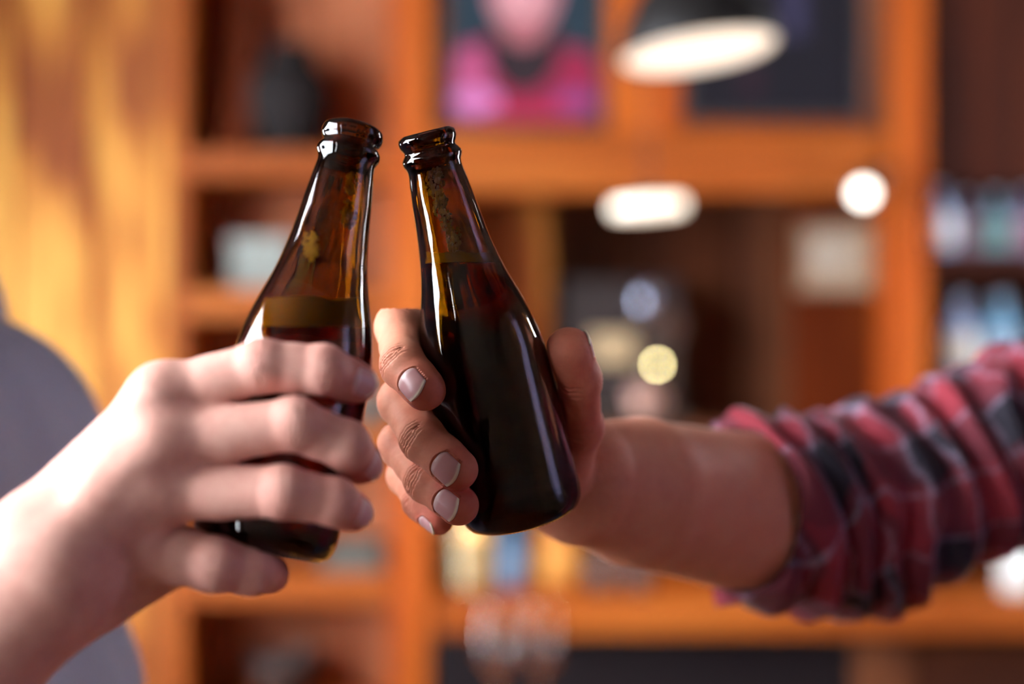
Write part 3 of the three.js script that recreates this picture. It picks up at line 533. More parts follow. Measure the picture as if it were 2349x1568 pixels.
// ------------------------------------------------------------------ hands
// a finger: four points (knuckle, two joints, tip), their radii, a function for the way its back faces
function finger(pts, rad, backOf, { nailLength = 0.0115, nailWidth = 0.0056, wrinkle = 1, nail = true, kRoot = 0.009, flex = 0, reach = 0.62 } = {}) {
  const segs = [], n = pts.length - 1, dirs = [], backs = [];
  for (let i = 0; i < n; i++) { dirs.push(pts[i + 1].clone().sub(pts[i]).normalize()); segs.push(bone(pts[i], pts[i + 1], rad[i], rad[i + 1])); }
  for (let i = 0; i <= n; i++) { const e = i === 0 ? dirs[0] : i === n ? dirs[n - 1] : dirs[i - 1].clone().add(dirs[i]).normalize(); const b = backOf(pts[i], i).clone(); b.addScaledVector(e, -b.dot(e)).normalize(); backs.push({ e, b, w: e.clone().cross(b) }); }
  const extra = [];
  for (let i = 0; i < n; i++) {   // flesh pads on the palm side
    const m = pts[i].clone().lerp(pts[i + 1], i === n - 1 ? 0.62 : 0.5), b = backs[i].b.clone().add(backs[i + 1].b).normalize(), r = (rad[i] + rad[i + 1]) / 2;
    extra.push(ball(m.addScaledVector(b, -r * 0.16), r * 0.9));
  }
  for (let i = 1; i < n; i++) extra.push(ball(pts[i].clone().addScaledVector(backs[i].b, rad[i] * (i === 1 ? 0.10 : 0.05)), rad[i] * 0.97));   // knuckle
  const plain = (x, y, z) => { let d = segs[0](x, y, z); for (let i = 1; i < n; i++) d = smin(d, segs[i](x, y, z), 0.0028); for (const q of extra) d = smin(d, q(x, y, z), 0.004); return d; };
  // nail frame on the last bone
  const A = pts[n - 1], T = pts[n], e = dirs[n - 1], nb = backs[n].b.clone().addScaledVector(e, -backs[n].b.dot(e)).normalize(), nw = e.clone().cross(nb);
  const len = A.distanceTo(T), v1 = len + rad[n] * reach, v0 = v1 - nailLength;
  const inNail = (x, y, z, grow) => {
    const px = x - A.x, py = y - A.y, pz = z - A.z, up = px * nb.x + py * nb.y + pz * nb.z; if (up < 0.1 * rad[n]) return 0;
    const v = px * e.x + py * e.y + pz * e.z, w = Math.abs(px * nw.x + py * nw.y + pz * nw.z) / nailWidth;
    const lo = v0 + 0.0020 * w * w - grow, hi = v1 - 0.0027 * w * w + grow * 0.6, k = sstep(lo - 0.0003, lo + 0.0005, v) * (1 - sstep(1 + grow / nailWidth - 0.05, 1 + grow / nailWidth + 0.06, w)) * (1 - sstep(hi - 0.0010, hi + 0.0004, v)) * sstep(0.15 * rad[n], 0.40 * rad[n], up);
    return k;
  };
  const LINES = [[-0.0048, 0.00032], [-0.0028, 0.00050], [-0.0009, 0.00052], [0.0011, 0.00060], [0.0031, 0.00042], [0.0050, 0.00026]];
  const detail = (x, y, z) => {
    let d = 0;
    if (wrinkle) for (let i = 1; i < n; i++) {
      const J = pts[i], { e: E, b, w } = backs[i], px = x - J.x, py = y - J.y, pz = z - J.z, up = px * b.x + py * b.y + pz * b.z;
      const a = px * E.x + py * E.y + pz * E.z; if (Math.abs(a) > 0.011) continue;
      const q = px * w.x + py * w.y + pz * w.z, r = rad[i], wob = noise(q * 420 + i * 9, a * 300, i * 3.3) * 0.0007, big = i === n - 1 ? 0.8 : 1;
      const mask = sstep(0.05 * r, 0.5 * r, up) * (1 - sstep(0.7 * r, 1.02 * r, Math.abs(q)));
      if (mask > 0) for (const [o, depth0] of LINES) { const depth = depth0 * 1.35; const s = a - o * big * (1 + 0.0) - Math.sign(o) * (q * q) / r * 0.16 * -1 + wob; d += mask * wrinkle * depth * Math.exp(-(s * s) / (0.00042 * 0.00042)); }
      if (flex) { const pm = sstep(0.1 * r, 0.5 * r, -up) * flex; if (pm > 0) for (const o of [-0.0022, 0.0004, 0.0030]) { const s = a - o + wob * 1.4; d += pm * 0.0006 * Math.exp(-(s * s) / (0.0006 * 0.0006)); } }
    }
    if (nail) d += 0.00055 * inNail(x, y, z, 0.0002) - 0.00025 * (inNail(x, y, z, 0.0013) - inNail(x, y, z, 0.0002));
    return d;
  };
  const len0 = pts[0].distanceTo(pts[1]), p0 = pts[0];
  const rootK = (x, y, z) => lerp(kRoot, 0.0009, sstep(0.15, 0.72, Math.hypot(x - p0.x, y - p0.y, z - p0.z) / len0));
  function nailMesh() {
    const NU = 14, NV = 18, pos = [], col = [], idx = [], thetaMax = Math.asin(clamp(nailWidth / (rad[n] * 1.04), 0, 0.9));
    const lay = [];
    for (let a = 0; a <= NU; a++) {
      const u = a / NU * 2 - 1, row = [], theta = u * thetaMax;
      const dir = nb.clone().multiplyScalar(Math.cos(theta)).addScaledVector(nw, Math.sin(theta));
      const s0 = v0 + 0.0020 * u * u * u * u, s1 = v1 - 0.0027 * u * u + 0.0004, flat = len - 0.0012;
      const hitAt = (s) => { const c = A.clone().addScaledVector(e, s); let t = 0.016; for (let k = 0; k < 40; k++) { const p = c.clone().addScaledVector(dir, t), d = plain(p.x, p.y, p.z); t -= d * 0.9; if (Math.abs(d) < 1e-6) break; } return t; };
      for (let b = 0; b <= NV; b++) {
        const s = lerp(s0, s1, b / NV); let t;
        if (s <= flat) t = hitAt(s); else { const h1 = hitAt(flat), h0 = hitAt(flat - 0.003); const real = hitAt(Math.min(s, len + rad[n] * 0.8)); t = lerp(h1 + (h1 - h0) / 0.003 * (s - flat) , real, 0.35); }
        const k = b / NV, edge = Math.max(0, 1 - k / 0.12);
        t += 0.00005 - 0.0006 * edge * edge - 0.00045 * Math.pow(Math.abs(u), 8) * (1 - k);
        row.push(A.clone().addScaledVector(e, s).addScaledVector(dir, t));
      }
      lay.push(row);
    }
    const pink = [0.55, 0.27, 0.265], pale = [0.70, 0.50, 0.49], white = [0.80, 0.71, 0.56];
    for (let layer = 0; layer < 2; layer++) for (let a = 0; a <= NU; a++) for (let b = 0; b <= NV; b++) {
      const u = a / NU * 2 - 1, k = b / NV, p = lay[a][b].clone(); if (layer) { const dir = nb.clone().multiplyScalar(Math.cos(u * thetaMax)).addScaledVector(nw, Math.sin(u * thetaMax)); p.addScaledVector(dir, -0.0006); }
      pos.push(p.x, p.y, p.z);
      const tip = sstep(0.885, 0.915, k + 0.02 * u * u), moon = 1 - sstep(0.16, 0.26, k + 0.10 * u * u);
      for (let c = 0; c < 3; c++) col.push(lerp(lerp(pink[c], pale[c], moon * 0.7), white[c], tip));
    }
    const S = (NU + 1) * (NV + 1), at = (l, a, b) => l * S + a * (NV + 1) + b, q = (a, b, c, d) => idx.push(a, b, c, a, c, d);
    for (let a = 0; a < NU; a++) for (let b = 0; b < NV; b++) { q(at(0, a, b), at(0, a, b + 1), at(0, a + 1, b + 1), at(0, a + 1, b)); q(at(1, a, b), at(1, a + 1, b), at(1, a + 1, b + 1), at(1, a, b + 1)); }
    for (let a = 0; a < NU; a++) { q(at(0, a, NV), at(1, a, NV), at(1, a + 1, NV), at(0, a + 1, NV)); q(at(0, a, 0), at(0, a + 1, 0), at(1, a + 1, 0), at(1, a, 0)); }
    for (let b = 0; b < NV; b++) { q(at(0, 0, b), at(1, 0, b), at(1, 0, b + 1), at(0, 0, b + 1)); q(at(0, NU, b), at(0, NU, b + 1), at(1, NU, b + 1), at(1, NU, b)); }
    const g = new THREE.BufferGeometry(); g.setAttribute('position', new THREE.Float32BufferAttribute(pos, 3)); g.setAttribute('color', new THREE.Float32BufferAttribute(col, 3)); g.setIndex(idx); g.computeVertexNormals(); return g;
  }
  return { pts, rad, plain, detail, rootK, nailMesh, hasNail: nail, backs, n };
}
// palm bones, fingers and the bottle the hand closes on -> one field
function handField(palm, fingers, F, { palmK = 0.010, rough = 1, gap = 0.0005 } = {}) {
  const palmF = blend(palm, palmK);
  const press = (x, y, z, d) => { if (!F) return d; const b = F.d(x, y, z); return b > 0.004 ? d : smax(d, gap - b, 0.0012); };
  const coarse = (x, y, z) => { let d = palmF(x, y, z); for (const f of fingers) d = smin(d, f.plain(x, y, z), f.rootK(x, y, z)); return press(x, y, z, d); };
  const fine = (x, y, z) => {
    let d = palmF(x, y, z);
    for (const f of fingers) { let q = f.plain(x, y, z); if (Math.abs(q) < 0.004) q += f.detail(x, y, z); d = smin(d, q, f.rootK(x, y, z)); }
    if (Math.abs(d) < 0.004) d += rough * (0.00010 * noise(x * 330, y * 330, z * 330) + 0.00005 * noise(x * 900, y * 900, z * 900 + 7));
    return press(x, y, z, d);
  };
  return { coarse, fine };
}
// skin: a base tone, redder over the joints and the finger ends, with a mottle
function skinColour(base0, red, spots, far) {
  return (x, y, z) => {
    const base = far ? far(x, y, z, base0) : base0;
    let k = 0; for (const [p, r, a] of spots) { const d2 = (x - p.x) ** 2 + (y - p.y) ** 2 + (z - p.z) ** 2; if (d2 < r * r * 6) k += a * Math.exp(-d2 / (r * r)); }
    k = clamp(k + 0.20 * noise(x * 90, y * 90, z * 90) + 0.14 * noise(x * 260, y * 260, z * 260), -0.25, 1);
    const m = 1 + 0.05 * noise(x * 700, y * 700, z * 700);
    return [0, 1, 2].map((i) => clamp(lerp(base[i], red[i], k) * m, 0.01, 0.95));
  };
}
const skin = phys({ color: 0xffffff, vertexColors: true, roughness: 0.56, specularIntensity: 0.6, ior: 1.4, sheen: 0.15, sheenRoughness: 0.5, sheenColor: new THREE.Color(0.9, 0.7, 0.6) });
const nailMaterial = phys({ color: 0xffffff, vertexColors: true, roughness: 0.28, ior: 1.5 });
const S = (hex) => { const c = new THREE.Color(hex); return [c.r, c.g, c.b]; };

// left person's hand: back of the hand to the camera, fingers across the front of the bottle
const LH = (() => {
  const back = (p) => LEFT.radial(p).lerp(V(0, 0, 1), 0.15);
  const f = [
    finger([W(378, 912, 0.085), W(602, 840, 0.0865), W(742, 848, 0.0840), W(818, 878, 0.0745)], [0.0120, 0.0099, 0.0092, 0.0082], back, { wrinkle: 0.5 }),
    finger([W(376, 1015, 0.0945), W(676, 972, 0.0925), W(792, 1020, 0.0840), W(828, 1062, 0.0715)], [0.0120, 0.0098, 0.0092, 0.0083], back, { wrinkle: 0.5 }),
    finger([W(362, 1125, 0.0935), W(648, 1128, 0.0965), W(766, 1150, 0.0890), W(808, 1174, 0.0780)], [0.0116, 0.0096, 0.0087, 0.0077], back, { wrinkle: 0.5 }),
    finger([W(345, 1255, 0.0880), W(490, 1293, 0.0925), W(575, 1307, 0.0850), W(617, 1316, 0.0715)], [0.0120, 0.0102, 0.0092, 0.0080], (p) => V(0, -0.3, 0.95), { wrinkle: 0.5, nail: false }),
    finger([W(190, 1160, 0.060), W(400, 1000, 0.022), W(600, 890, 0.0065), W(700, 850, 0.0085)], [0.0160, 0.0125, 0.0110, 0.0095], () => V(0, 0.4, -0.9), { wrinkle: 0, nail: false, kRoot: 0.014 }),
  ];
  const wr = W(105, 1302, 0.100);
  const palm = [
    bone(f[0].pts[0], W(120, 1200, 0.094), 0.0122, 0.0170), bone(f[1].pts[0], W(118, 1250, 0.100), 0.0122, 0.0170), bone(f[2].pts[0], W(125, 1310, 0.098), 0.0116, 0.0170), bone(f[3].pts[0], W(140, 1365, 0.092), 0.0110, 0.0165),
    bone(W(360, 960, 0.070), W(160, 1220, 0.082), 0.012, 0.018), bone(W(345, 1210, 0.068), W(160, 1380, 0.082), 0.013, 0.017), bone(W(400, 1288, 0.082), W(240, 1360, 0.086), 0.0098, 0.0125),
    ...[0, 1, 2, 3].map((i) => ball(f[i].pts[0].clone().add(V(-0.001, 0, 0.0028)), 0.0116 - i * 0.0004)),
    ...[[0, 1228], [1, 1268], [2, 1312]].map(([i, y]) => bone(f[i].pts[0].clone().add(V(-0.002, 0.001, 0.0095)), W(140, y, 0.1165), 0.0034, 0.0040)),
    bone(wr, W(-40, 1445, 0.1), 0.0255, 0.0275),
  ];
  return { fingers: f, palm, wr };
})();
// right person's hand: palm behind the bottle, finger ends with their nails round its side, thumb up the other side
const RH = (() => {
  const back = (p, i) => RIGHT.radial(p);
  const tilt = (a, b, c, w = 0.5) => (p) => RIGHT.radial(p).lerp(V(a, b, c).normalize(), w).normalize();
  const f = [
    finger([W(1112, 800, -0.0560), W(916, 752, -0.0260), W(928, 838, -0.0050), W(974, 892, 0.0060)], [0.0120, 0.0106, 0.0102, 0.0097], tilt(0.05, -0.02, 0.95, 0.66), { nailWidth: 0.0066, nailLength: 0.0135 }),
    finger([W(1100, 900, -0.0590), W(924, 922, -0.0240), W(972, 1006, -0.0040), W(1048, 1076, 0.0060)], [0.0120, 0.0106, 0.0101, 0.0096], tilt(-0.02, -0.12, 0.95, 0.6), { nailWidth: 0.0068, nailLength: 0.0135 }),
    finger([W(1090, 1010, -0.0630), W(922, 1020, -0.0310), W(980, 1100, -0.0100), W(1052, 1158, 0.0020)], [0.0114, 0.0102, 0.0097, 0.0092], tilt(0.0, -0.12, 0.95, 0.62), { nailWidth: 0.0066, nailLength: 0.0130 }),
    finger([W(1090, 1100, -0.0660), W(934, 1090, -0.0470), W(968, 1150, -0.0310), W(1006, 1190, -0.0240)], [0.0104, 0.0088, 0.0082, 0.0074], tilt(-0.9, -0.2, 0.3, 0.5), { nailWidth: 0.0046, nailLength: 0.0100 }),
    finger([W(1282, 1080, -0.0620), W(1326, 980, -0.0400), W(1328, 872, -0.0200), W(1305, 806, -0.0130)], [0.0160, 0.0112, 0.0098, 0.0112], () => V(0.93, 0.15, -0.32), { wrinkle: 0.6, flex: 1.3, nailWidth: 0.0068, nailLength: 0.0125, reach: 0.5, kRoot: 0.012 }),
  ];
  const palm = [
    bone(f[0].pts[0], W(1320, 1075, -0.085), 0.0120, 0.0170), bone(f[1].pts[0], W(1335, 1090, -0.090), 0.0120, 0.0170), bone(f[2].pts[0], W(1335, 1120, -0.092), 0.0116, 0.0170), bone(f[3].pts[0], W(1330, 1150, -0.090), 0.0110, 0.0170),
    bone(W(1180, 880, -0.066), W(1310, 1060, -0.078), 0.012, 0.017), bone(W(1090, 850, -0.060), W(1110, 960, -0.063), 0.0115, 0.0115), bone(W(1090, 960, -0.063), W(1100, 1090, -0.068), 0.0115, 0.0110), bone(W(1160, 1090, -0.070), W(1310, 1150, -0.085), 0.013, 0.018),
    bone(W(1345, 1105, -0.092), W(1450, 1125, -0.120), 0.0285, 0.0370),
  ];
  return { fingers: f, palm };
})();

// ------------------------------------------------------------------ the two people
const chain = (list) => (x, y, z) => Math.min(...list.map((f) => f(x, y, z)));
function person(label, cfg) {
  const g = thing('person', label, 'person', cfg.foot);
  const inv = new THREE.Matrix4().makeTranslation(-cfg.foot.x, -cfg.foot.y, -cfg.foot.z);
  const bodyBones = cfg.body, field = handField([...cfg.hand.palm, chain(cfg.arm)], cfg.hand.fingers, cfg.bottle, { rough: cfg.rough, gap: cfg.gap });
  const trunkOnly = blend(bodyBones, 0.035), faceOnly = blend(cfg.fig.face, 0.006), torso = (x, y, z) => { let d = trunkOnly(x, y, z); if (y > cfg.fig.eyes[0].y - 0.2) { d = smin(d, faceOnly(x, y, z), 0.010); for (const q of cfg.fig.sockets) d = smax(d, -q(x, y, z), 0.007); } return d; }, armOnly = chain(cfg.arm);
  const { lo, hi } = cfg.box, inBox = (x, y, z, m) => x > lo.x + m && x < hi.x - m && y > lo.y + m && y < hi.y - m && z > lo.z + m && z < hi.z - m;
  const col = skinColour(cfg.skin, cfg.red, cfg.spots, cfg.far_tone);
  const hand = polygonize(field.fine, lo, hi, cfg.cell, { coarse: field.coarse, colour: col });
  const whole = (x, y, z) => smin(armOnly(x, y, z), torso(x, y, z), 0.03);
  const cut = cfg.armBox, headY = cfg.fig.eyes[0].y - 0.14;
  const arm = polygonize((x, y, z) => field.coarse(x, y, z) + 0.00015, cut.lo, cut.hi, 0.0022, { colour: col, skip: (x, y, z) => inBox(x, y, z, 0.004) });
  const inArm = (x, y, z) => x > cut.lo.x + 0.012 && x < cut.hi.x - 0.012 && y > cut.lo.y + 0.012 && y < cut.hi.y - 0.012 && z > cut.lo.z + 0.012 && z < cut.hi.z - 0.012;
  const rest = polygonize((x, y, z) => whole(x, y, z) + 0.0004, cfg.far.lo, cfg.far.hi, 0.010, { colour: col, margin: 0.02, skip: (x, y, z) => y > headY || inArm(x, y, z) || inBox(x, y, z, 0.004) });
  const head = polygonize(torso, V(cfg.far.lo.x, headY - 0.012, cfg.far.lo.z), cfg.far.hi, 0.0035, { colour: col });
  part('body', mergeGeometries([hand, arm, rest, head]).applyMatrix4(inv), skin, g);
  cfg.hand.fingers.forEach((f) => { if (f.hasNail) part('fingernail', f.nailMesh().applyMatrix4(inv), nailMaterial, g); });
  const ahead = cfg.fig.p(1, 0, 0).sub(cfg.fig.p(0, 0, 0)).normalize();
  cfg.fig.eyes.forEach((e) => part('eye', eyeball(e, ahead).applyMatrix4(inv), eyeMaterial, g));
  const cover = (name, fn, lo_, hi_, h, material, colour, text, opt = {}) => part(name, polygonize(fn, lo_, hi_, h, { colour, margin: 0.015, ...opt }).applyMatrix4(inv), material, g, text);
  return { g, inv, torso, whole, cover, field };
}
const BOX = (a, b) => ({ lo: V(Math.min(a.x, b.x), Math.min(a.y, b.y), Math.min(a.z, b.z)), hi: V(Math.max(a.x, b.x), Math.max(a.y, b.y), Math.max(a.z, b.z)) });
// head, neck, trunk and legs of a standing figure; DIR = +1 faces +x
function figure(cx, cz, turn, shoulderY, half, headBack = 0) {
  const C = Math.cos(turn), N = Math.sin(turn), p = (f, y, s) => { if (y > shoulderY + 0.08) f -= headBack; return V(cx + C * f + N * s, y, cz - N * f + C * s); };   // f forward, s sideways along z
  const list = [
    bone(p(0, shoulderY - 0.13, -half * 0.5), p(0, shoulderY - 0.13, half * 0.5), 0.098), bone(p(0, shoulderY - 0.30, -0.075), p(0, shoulderY - 0.30, 0.075), 0.098), bone(p(0.01, shoulderY - 0.48, -0.08), p(0.01, shoulderY - 0.48, 0.08), 0.10),
    bone(p(-0.01, shoulderY - 0.02, -half), p(-0.01, shoulderY - 0.02, half), 0.055), bone(p(-0.005, shoulderY, 0), p(0.02, shoulderY + 0.10, 0), 0.055, 0.052),
    ball(p(0.03, shoulderY + 0.215, 0), 0.10, 0.94, 1.15, 0.78), bone(p(0.06, shoulderY + 0.13, 0), p(0.085, shoulderY + 0.12, 0), 0.045, 0.034),
    bone(p(0.12, shoulderY + 0.20, 0), p(0.142, shoulderY + 0.175, 0), 0.009, 0.013),
    ball(p(0.015, shoulderY + 0.19, 0.083), 0.026, 0.8, 1.2, 0.4), ball(p(0.015, shoulderY + 0.19, -0.083), 0.026, 0.8, 1.2, 0.4),
    ...[-1, 1].flatMap((s) => [bone(p(0, shoulderY - 0.52, s * 0.09), p(0.015, 0.50, s * 0.10), 0.085, 0.056), bone(p(0.015, 0.50, s * 0.10), p(-0.02, 0.10, s * 0.10), 0.056, 0.038), bone(p(-0.03, 0.045, s * 0.10), p(0.14, 0.036, s * 0.11), 0.040, 0.034)]),
  ];
  const eyes = [-1, 1].map((s) => p(0.0995, shoulderY + 0.222, s * 0.031)), sockets = [-1, 1].map((s) => ball(p(0.121, shoulderY + 0.222, s * 0.031), 0.0140));
  const face = [...[-1, 1].map((s) => bone(p(0.117, shoulderY + 0.244, s * 0.014), p(0.104, shoulderY + 0.246, s * 0.046), 0.007, 0.006)), bone(p(0.113, shoulderY + 0.150, -0.020), p(0.113, shoulderY + 0.150, 0.020), 0.0062), bone(p(0.112, shoulderY + 0.139, -0.018), p(0.112, shoulderY + 0.139, 0.018), 0.0068), ball(p(0.100, shoulderY + 0.108, 0), 0.018), ...[-1, 1].map((s) => ball(p(0.134, shoulderY + 0.174, s * 0.010), 0.0075))];
  const lips = [-0.016, 0, 0.016].map((s) => [p(0.120, shoulderY + 0.1445, s), 0.011, 0.8]);
  return { list, p, eyes, sockets, face, lips };
}
const eyeMaterial = phys({ color: 0xffffff, vertexColors: true, roughness: 0.1 });
// an eyeball with iris and pupil that looks the way F
function eyeball(at, forward) {
  const g = new THREE.SphereGeometry(0.0122, 32, 24).rotateX(Math.PI / 2).applyQuaternion(new THREE.Quaternion().setFromUnitVectors(V(0, 0, 1), forward)), p = g.attributes.position, c = [];
  for (let i = 0; i < p.count; i++) { const k = V(p.getX(i), p.getY(i), p.getZ(i)).normalize().dot(forward); c.push(...(k > 0.965 ? [0.01, 0.01, 0.01] : k > 0.87 ? [0.10, 0.055, 0.03] : [0.62, 0.58, 0.55])); }
  g.setAttribute('color', new THREE.Float32BufferAttribute(c, 3)); return g.translate(at.x, at.y, at.z);
}
const headHair = (p, sy) => (x, y, z) => {
  const h = ball(p(0.015, sy + 0.235, 0), 0.112, 0.95, 1.10, 0.82)(x, y, z) + 0.004 * noise(x * 60, y * 25, z * 60), c = p(0.05, sy + 0.245, 0), face = ball(p(0.10, sy + 0.16, 0), 0.098)(x, y, z);
  return smax(h, Math.max(-face, sy + 0.13 - y), 0.012);
};
const hairMat = mat({ color: 0x2a1a12, roughness: 0.7 }), denim = mat({ color: 0x27324a, roughness: 0.9 }), leather = mat({ color: 0x2b1c14, roughness: 0.6 });

// person with the grey T-shirt
{
  const shoulderY = 1.455, fig = figure(-0.440, -0.205, 0, shoulderY, 0.165, 0.05), elbow = V(-0.347, 1.172, 0.085), sh = V(-0.405, 1.435, -0.035);
  const offArm = [bone(fig.p(0, 1.43, -0.19), fig.p(-0.06, 1.17, -0.25), 0.047, 0.040), bone(fig.p(-0.06, 1.17, -0.25), fig.p(0.08, 0.97, -0.24), 0.040, 0.028), bone(fig.p(0.08, 0.97, -0.24), fig.p(0.14, 0.90, -0.23), 0.030, 0.022)];
  const wr = LH.wr, joints = LH.fingers.flatMap((f, i) => f.pts.map((p, k) => [p, k === 0 ? 0.010 : k === f.n ? 0.013 : 0.009, k === 0 ? (i < 4 ? 0.75 : 0) : k === f.n ? 0.95 : 0.60]));
  const P = person('person in a grey T-shirt, back of the hand toward us, holding the foamy bottle', {
    foot: V(-0.440, 0, -0.205), hand: LH, fig, arm: [bone(wr, wr.clone().lerp(elbow, 0.4), 0.0262, 0.037), bone(wr.clone().lerp(elbow, 0.4), elbow, 0.037, 0.040), bone(elbow, sh, 0.042, 0.052)], bottle: LEFT, rough: 0.8, gap: 0.0009,
    body: [...fig.list, ...offArm], skin: S('#dba393'), red: S('#b4554b'), spots: [...joints, ...fig.lips], cell: 0.0010,
    box: BOX(V(-0.222, 1.285, -0.022), V(-0.045, 1.45, 0.13)), armBox: BOX(V(-0.42, 1.10, 0.0), V(-0.19, 1.42, 0.16)), far: BOX(V(-0.70, -0.02, -0.60), V(-0.10, 1.85, 0.20)),
  });
  // the fit of the cloth: loose over chest and belly
  const chest = blend([...fig.list.slice(0, 4), bone(fig.p(0.060, 1.332, -0.10), fig.p(0.060, 1.332, 0.08), 0.100), bone(fig.p(0.080, 1.18, -0.09), fig.p(0.082, 1.18, 0.09), 0.106), bone(fig.p(0.045, 1.00, -0.09), fig.p(0.045, 1.00, 0.09), 0.112), bone(sh, sh.clone().lerp(elbow, 0.55), 0.060, 0.066), bone(fig.p(0, 1.43, -0.19), fig.p(-0.04, 1.27, -0.23), 0.058, 0.062)], 0.04);
  const grey = S('#807d90'), neck = bone(fig.p(0.03, shoulderY + 0.055, 0), fig.p(0.03, shoulderY + 0.3, 0), 0.082, 0.12);
  P.cover('t_shirt', (x, y, z) => {
    const d = chest(x, y, z) - 0.006 + 0.0045 * noise(x * 9, y * 7 + x * 6, z * 14) + 0.002 * noise(x * 30, y * 12, z * 30);
    return Math.max(d - 0.003, 0.93 - y, -neck(x, y, z), -(P.whole(x, y, z) - 0.0015));
  }, V(-0.66, 0.90, -0.56), V(-0.14, 1.56, 0.20), 0.005, mat({ color: 0xffffff, vertexColors: true, roughness: 0.95 }), (x, y, z) => { const m = 1 + 0.06 * noise(x * 300, y * 300, z * 300); return grey.map((c) => c * m); }, 'grey lavender T-shirt');
  P.cover('trousers', (x, y, z) => Math.max(blend([...fig.list.slice(2, 3), ...fig.list.slice(10, 12), ...fig.list.slice(13, 15)], 0.03)(x, y, z) - 0.010, y - 0.97, 0.06 - y), V(-0.62, 0.03, -0.45), V(-0.15, 1.0, 0.05), 0.010, denim, null, 'dark jeans');
  P.cover('shoe', (x, y, z) => Math.max(Math.min(fig.list[12](x, y, z), fig.list[15](x, y, z)) - 0.006, 0.001 - y, y - 0.10), V(-0.55, -0.01, -0.40), V(-0.15, 0.12, 0.0), 0.008, leather);
  P.cover('hair', headHair(fig.p, shoulderY), V(-0.60, 1.5, -0.40), V(-0.2, 1.9, 0.0), 0.006, hairMat);
}
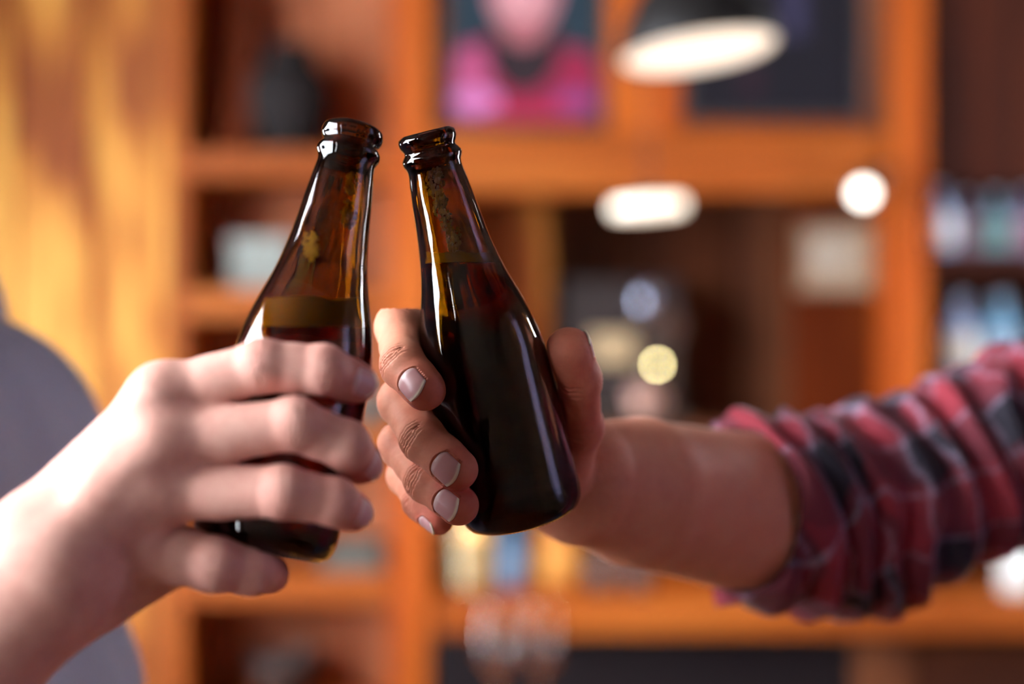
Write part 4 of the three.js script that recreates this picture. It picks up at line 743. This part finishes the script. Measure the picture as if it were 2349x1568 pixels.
// person with the plaid shirt
{
  const shoulderY = 1.43, fig = figure(0.715, -0.27, Math.PI + 0.95, shoulderY, 0.165), elbow = W(1960, 1178, -0.262), sh = V(0.535, 1.43, -0.330), wr = W(1345, 1105, -0.092);
  const offArm = [bone(fig.p(0, 1.40, -0.19), fig.p(-0.06, 1.14, -0.25), 0.047, 0.040), bone(fig.p(-0.06, 1.14, -0.25), fig.p(0.08, 0.94, -0.24), 0.040, 0.028), bone(fig.p(0.08, 0.94, -0.24), fig.p(0.14, 0.87, -0.23), 0.030, 0.022)];
  const joints = RH.fingers.flatMap((f, i) => f.pts.map((p, k) => [p, k === f.n ? 0.012 : 0.009, k === 0 ? 0 : k === f.n ? 0.95 : 0.38]));
  joints.push([W(1326, 930, -0.02), 0.02, 0.5], [W(1310, 1000, -0.04), 0.02, 0.5]);
  const A = W(1480, 1132, -0.132), Bq = W(1680, 1170, -0.190);
  const armBones = [bone(wr, A, 0.0290, 0.0405), bone(A, Bq, 0.0405, 0.0460), bone(Bq, elbow, 0.0460, 0.047), bone(elbow, sh, 0.046, 0.054)];
  const base = S('#cd866b'), red = S('#be5646'), c0 = skinColour(base, red, joints);
  const P = person('person in a rolled-up red plaid shirt, fingernails and thumb toward us, holding the fuller bottle', {
    foot: V(0.715, 0, -0.27), hand: RH, fig, arm: armBones, bottle: RIGHT, rough: 1, gap: 0.0004, body: [...fig.list, ...offArm], skin: base, red, spots: [...joints, ...fig.lips], cell: 0.00075,
    box: BOX(V(-0.070, 1.315, -0.128), V(0.058, 1.435, 0.022)), armBox: BOX(V(0.03, 1.24, -0.34), V(0.34, 1.46, -0.05)), far: BOX(V(0.10, -0.02, -0.62), V(1.10, 1.85, 0.25)),
  });
  // plaid by the distance along the arm and the turn round it
  const neck = bone(fig.p(0.03, shoulderY + 0.055, 0), fig.p(0.03, shoulderY + 0.3, 0), 0.082, 0.12), stripe = (t, list) => { t = ((t % 1) + 1) % 1; for (const [to, c] of list) if (t < to) return c; return list[list.length - 1][1]; };
  const RED = S('#86202f'), INK = S('#1d1724'), PALE = S('#917d92'), WINE = S('#6a1c2c');
  const around = [[0.34, RED], [0.40, WINE], [0.43, PALE], [0.78, INK], [0.84, WINE], [0.87, PALE], [1, RED]], along = [[0.22, RED], [0.30, WINE], [0.34, PALE], [0.70, INK], [0.76, WINE], [0.79, PALE], [0.88, INK], [1, RED]];
  const axis = sh.clone().sub(elbow).normalize(), side = V(0, 0, 1).addScaledVector(axis, -axis.z).normalize(), up = axis.clone().cross(side);
  const cuffAxis = V(0.80, -0.08, -0.60).normalize(), cuffAt = W(1700, 1168, -0.200);
  const armParam = (x, y, z) => { const q = V(x, y, z).sub(elbow), s = q.dot(axis); return [s, Math.atan2(q.dot(up), q.dot(side))]; };
  const cloth = phys({ color: 0xffffff, vertexColors: true, roughness: 0.9, sheen: 0.35, sheenRoughness: 0.4, sheenColor: new THREE.Color(0.9, 0.9, 1.0) });
  const plaid = (x, y, z) => { const [s, a] = armParam(x, y, z), w = 0.006 * noise(x * 40, y * 40, z * 40) + 0.010 * noise(x * 16, y * 16, z * 16 + 5), c1 = stripe((s + w) / 0.062, along), c2 = stripe((a * 0.055 + w) / 0.062, around), m = 1 + 0.10 * noise(x * 500, y * 500, z * 500); return [0, 1, 2].map((i) => (c1[i] * 0.5 + c2[i] * 0.5) * m); };
  const sleeveB = [bone(cuffAt, elbow, 0.0575, 0.0595), bone(elbow, sh, 0.056, 0.070)], trunk = [...fig.list.slice(0, 4), bone(fig.p(0.01, 1.05, -0.09), fig.p(0.01, 1.05, 0.09), 0.11), bone(fig.p(0, 1.40, -0.19), fig.p(-0.05, 1.20, -0.24), 0.060, 0.060)];
  const outer = blend([...sleeveB, ...trunk], 0.03), cuffs = blend(sleeveB, 0.03);
  const folds = (x, y, z) => { const [s, a] = armParam(x, y, z); const n1 = noise(x * 14, y * 14, z * 14); return Math.min(0.0035, 0.0072 * Math.sin(s * 235 + 1.3 * Math.sin(a + 0.6) + n1 * 4.0) * (0.6 + 0.5 * noise(x * 20 + 4, y * 20, z * 20)) + 0.003 * noise(x * 34, y * 34, z * 34)); };
  P.cover('plaid_shirt', (x, y, z) => {
    const o = cuffs(x, y, z); let d = outer(x, y, z); d += folds(x, y, z);
    const cut = -((x - cuffAt.x) * cuffAxis.x + (y - cuffAt.y) * cuffAxis.y + (z - cuffAt.z) * cuffAxis.z) + 0.0025 * noise(x * 25, y * 25, z * 25) - 0.008;
    return Math.max(d, cut, 0.90 - y, -neck(x, y, z), -(P.whole(x, y, z) - 0.002));
  }, V(0.12, 1.22, -0.40), V(0.50, 1.50, -0.10), 0.0022, cloth, plaid, 'red, navy and white plaid shirt with rolled sleeve');
  P.g.children[P.g.children.length - 1].name = 'plaid_sleeve';
  P.cover('plaid_shirt', (x, y, z) => {
    const d = outer(x, y, z) + 0.3 * folds(x, y, z);
    return Math.max(d - 0.013, 0.90 - y, -neck(x, y, z), -(P.whole(x, y, z) - 0.002), cuffs(x, y, z) < 0.02 && x < 0.492 ? 0.49 - x : -1);
  }, V(0.40, 0.88, -0.62), V(1.10, 1.50, 0.25), 0.006, cloth, plaid, 'red, navy and white plaid shirt');
  P.cover('trousers', (x, y, z) => Math.max(blend([...fig.list.slice(2, 3), ...fig.list.slice(10, 12), ...fig.list.slice(13, 15)], 0.03)(x, y, z) - 0.010, y - 0.95, 0.06 - y), V(0.40, 0.03, -0.60), V(1.0, 1.0, 0.15), 0.010, denim, null, 'dark jeans');
  P.cover('shoe', (x, y, z) => Math.max(Math.min(fig.list[12](x, y, z), fig.list[15](x, y, z)) - 0.006, 0.001 - y, y - 0.10), V(0.40, -0.01, -0.6), V(1.0, 0.12, 0.2), 0.008, leather);
  P.cover('hair', headHair(fig.p, shoulderY), V(0.50, 1.5, -0.45), V(0.90, 1.9, 0.0), 0.006, hairMat);
}

renderer.render(scene, camera);
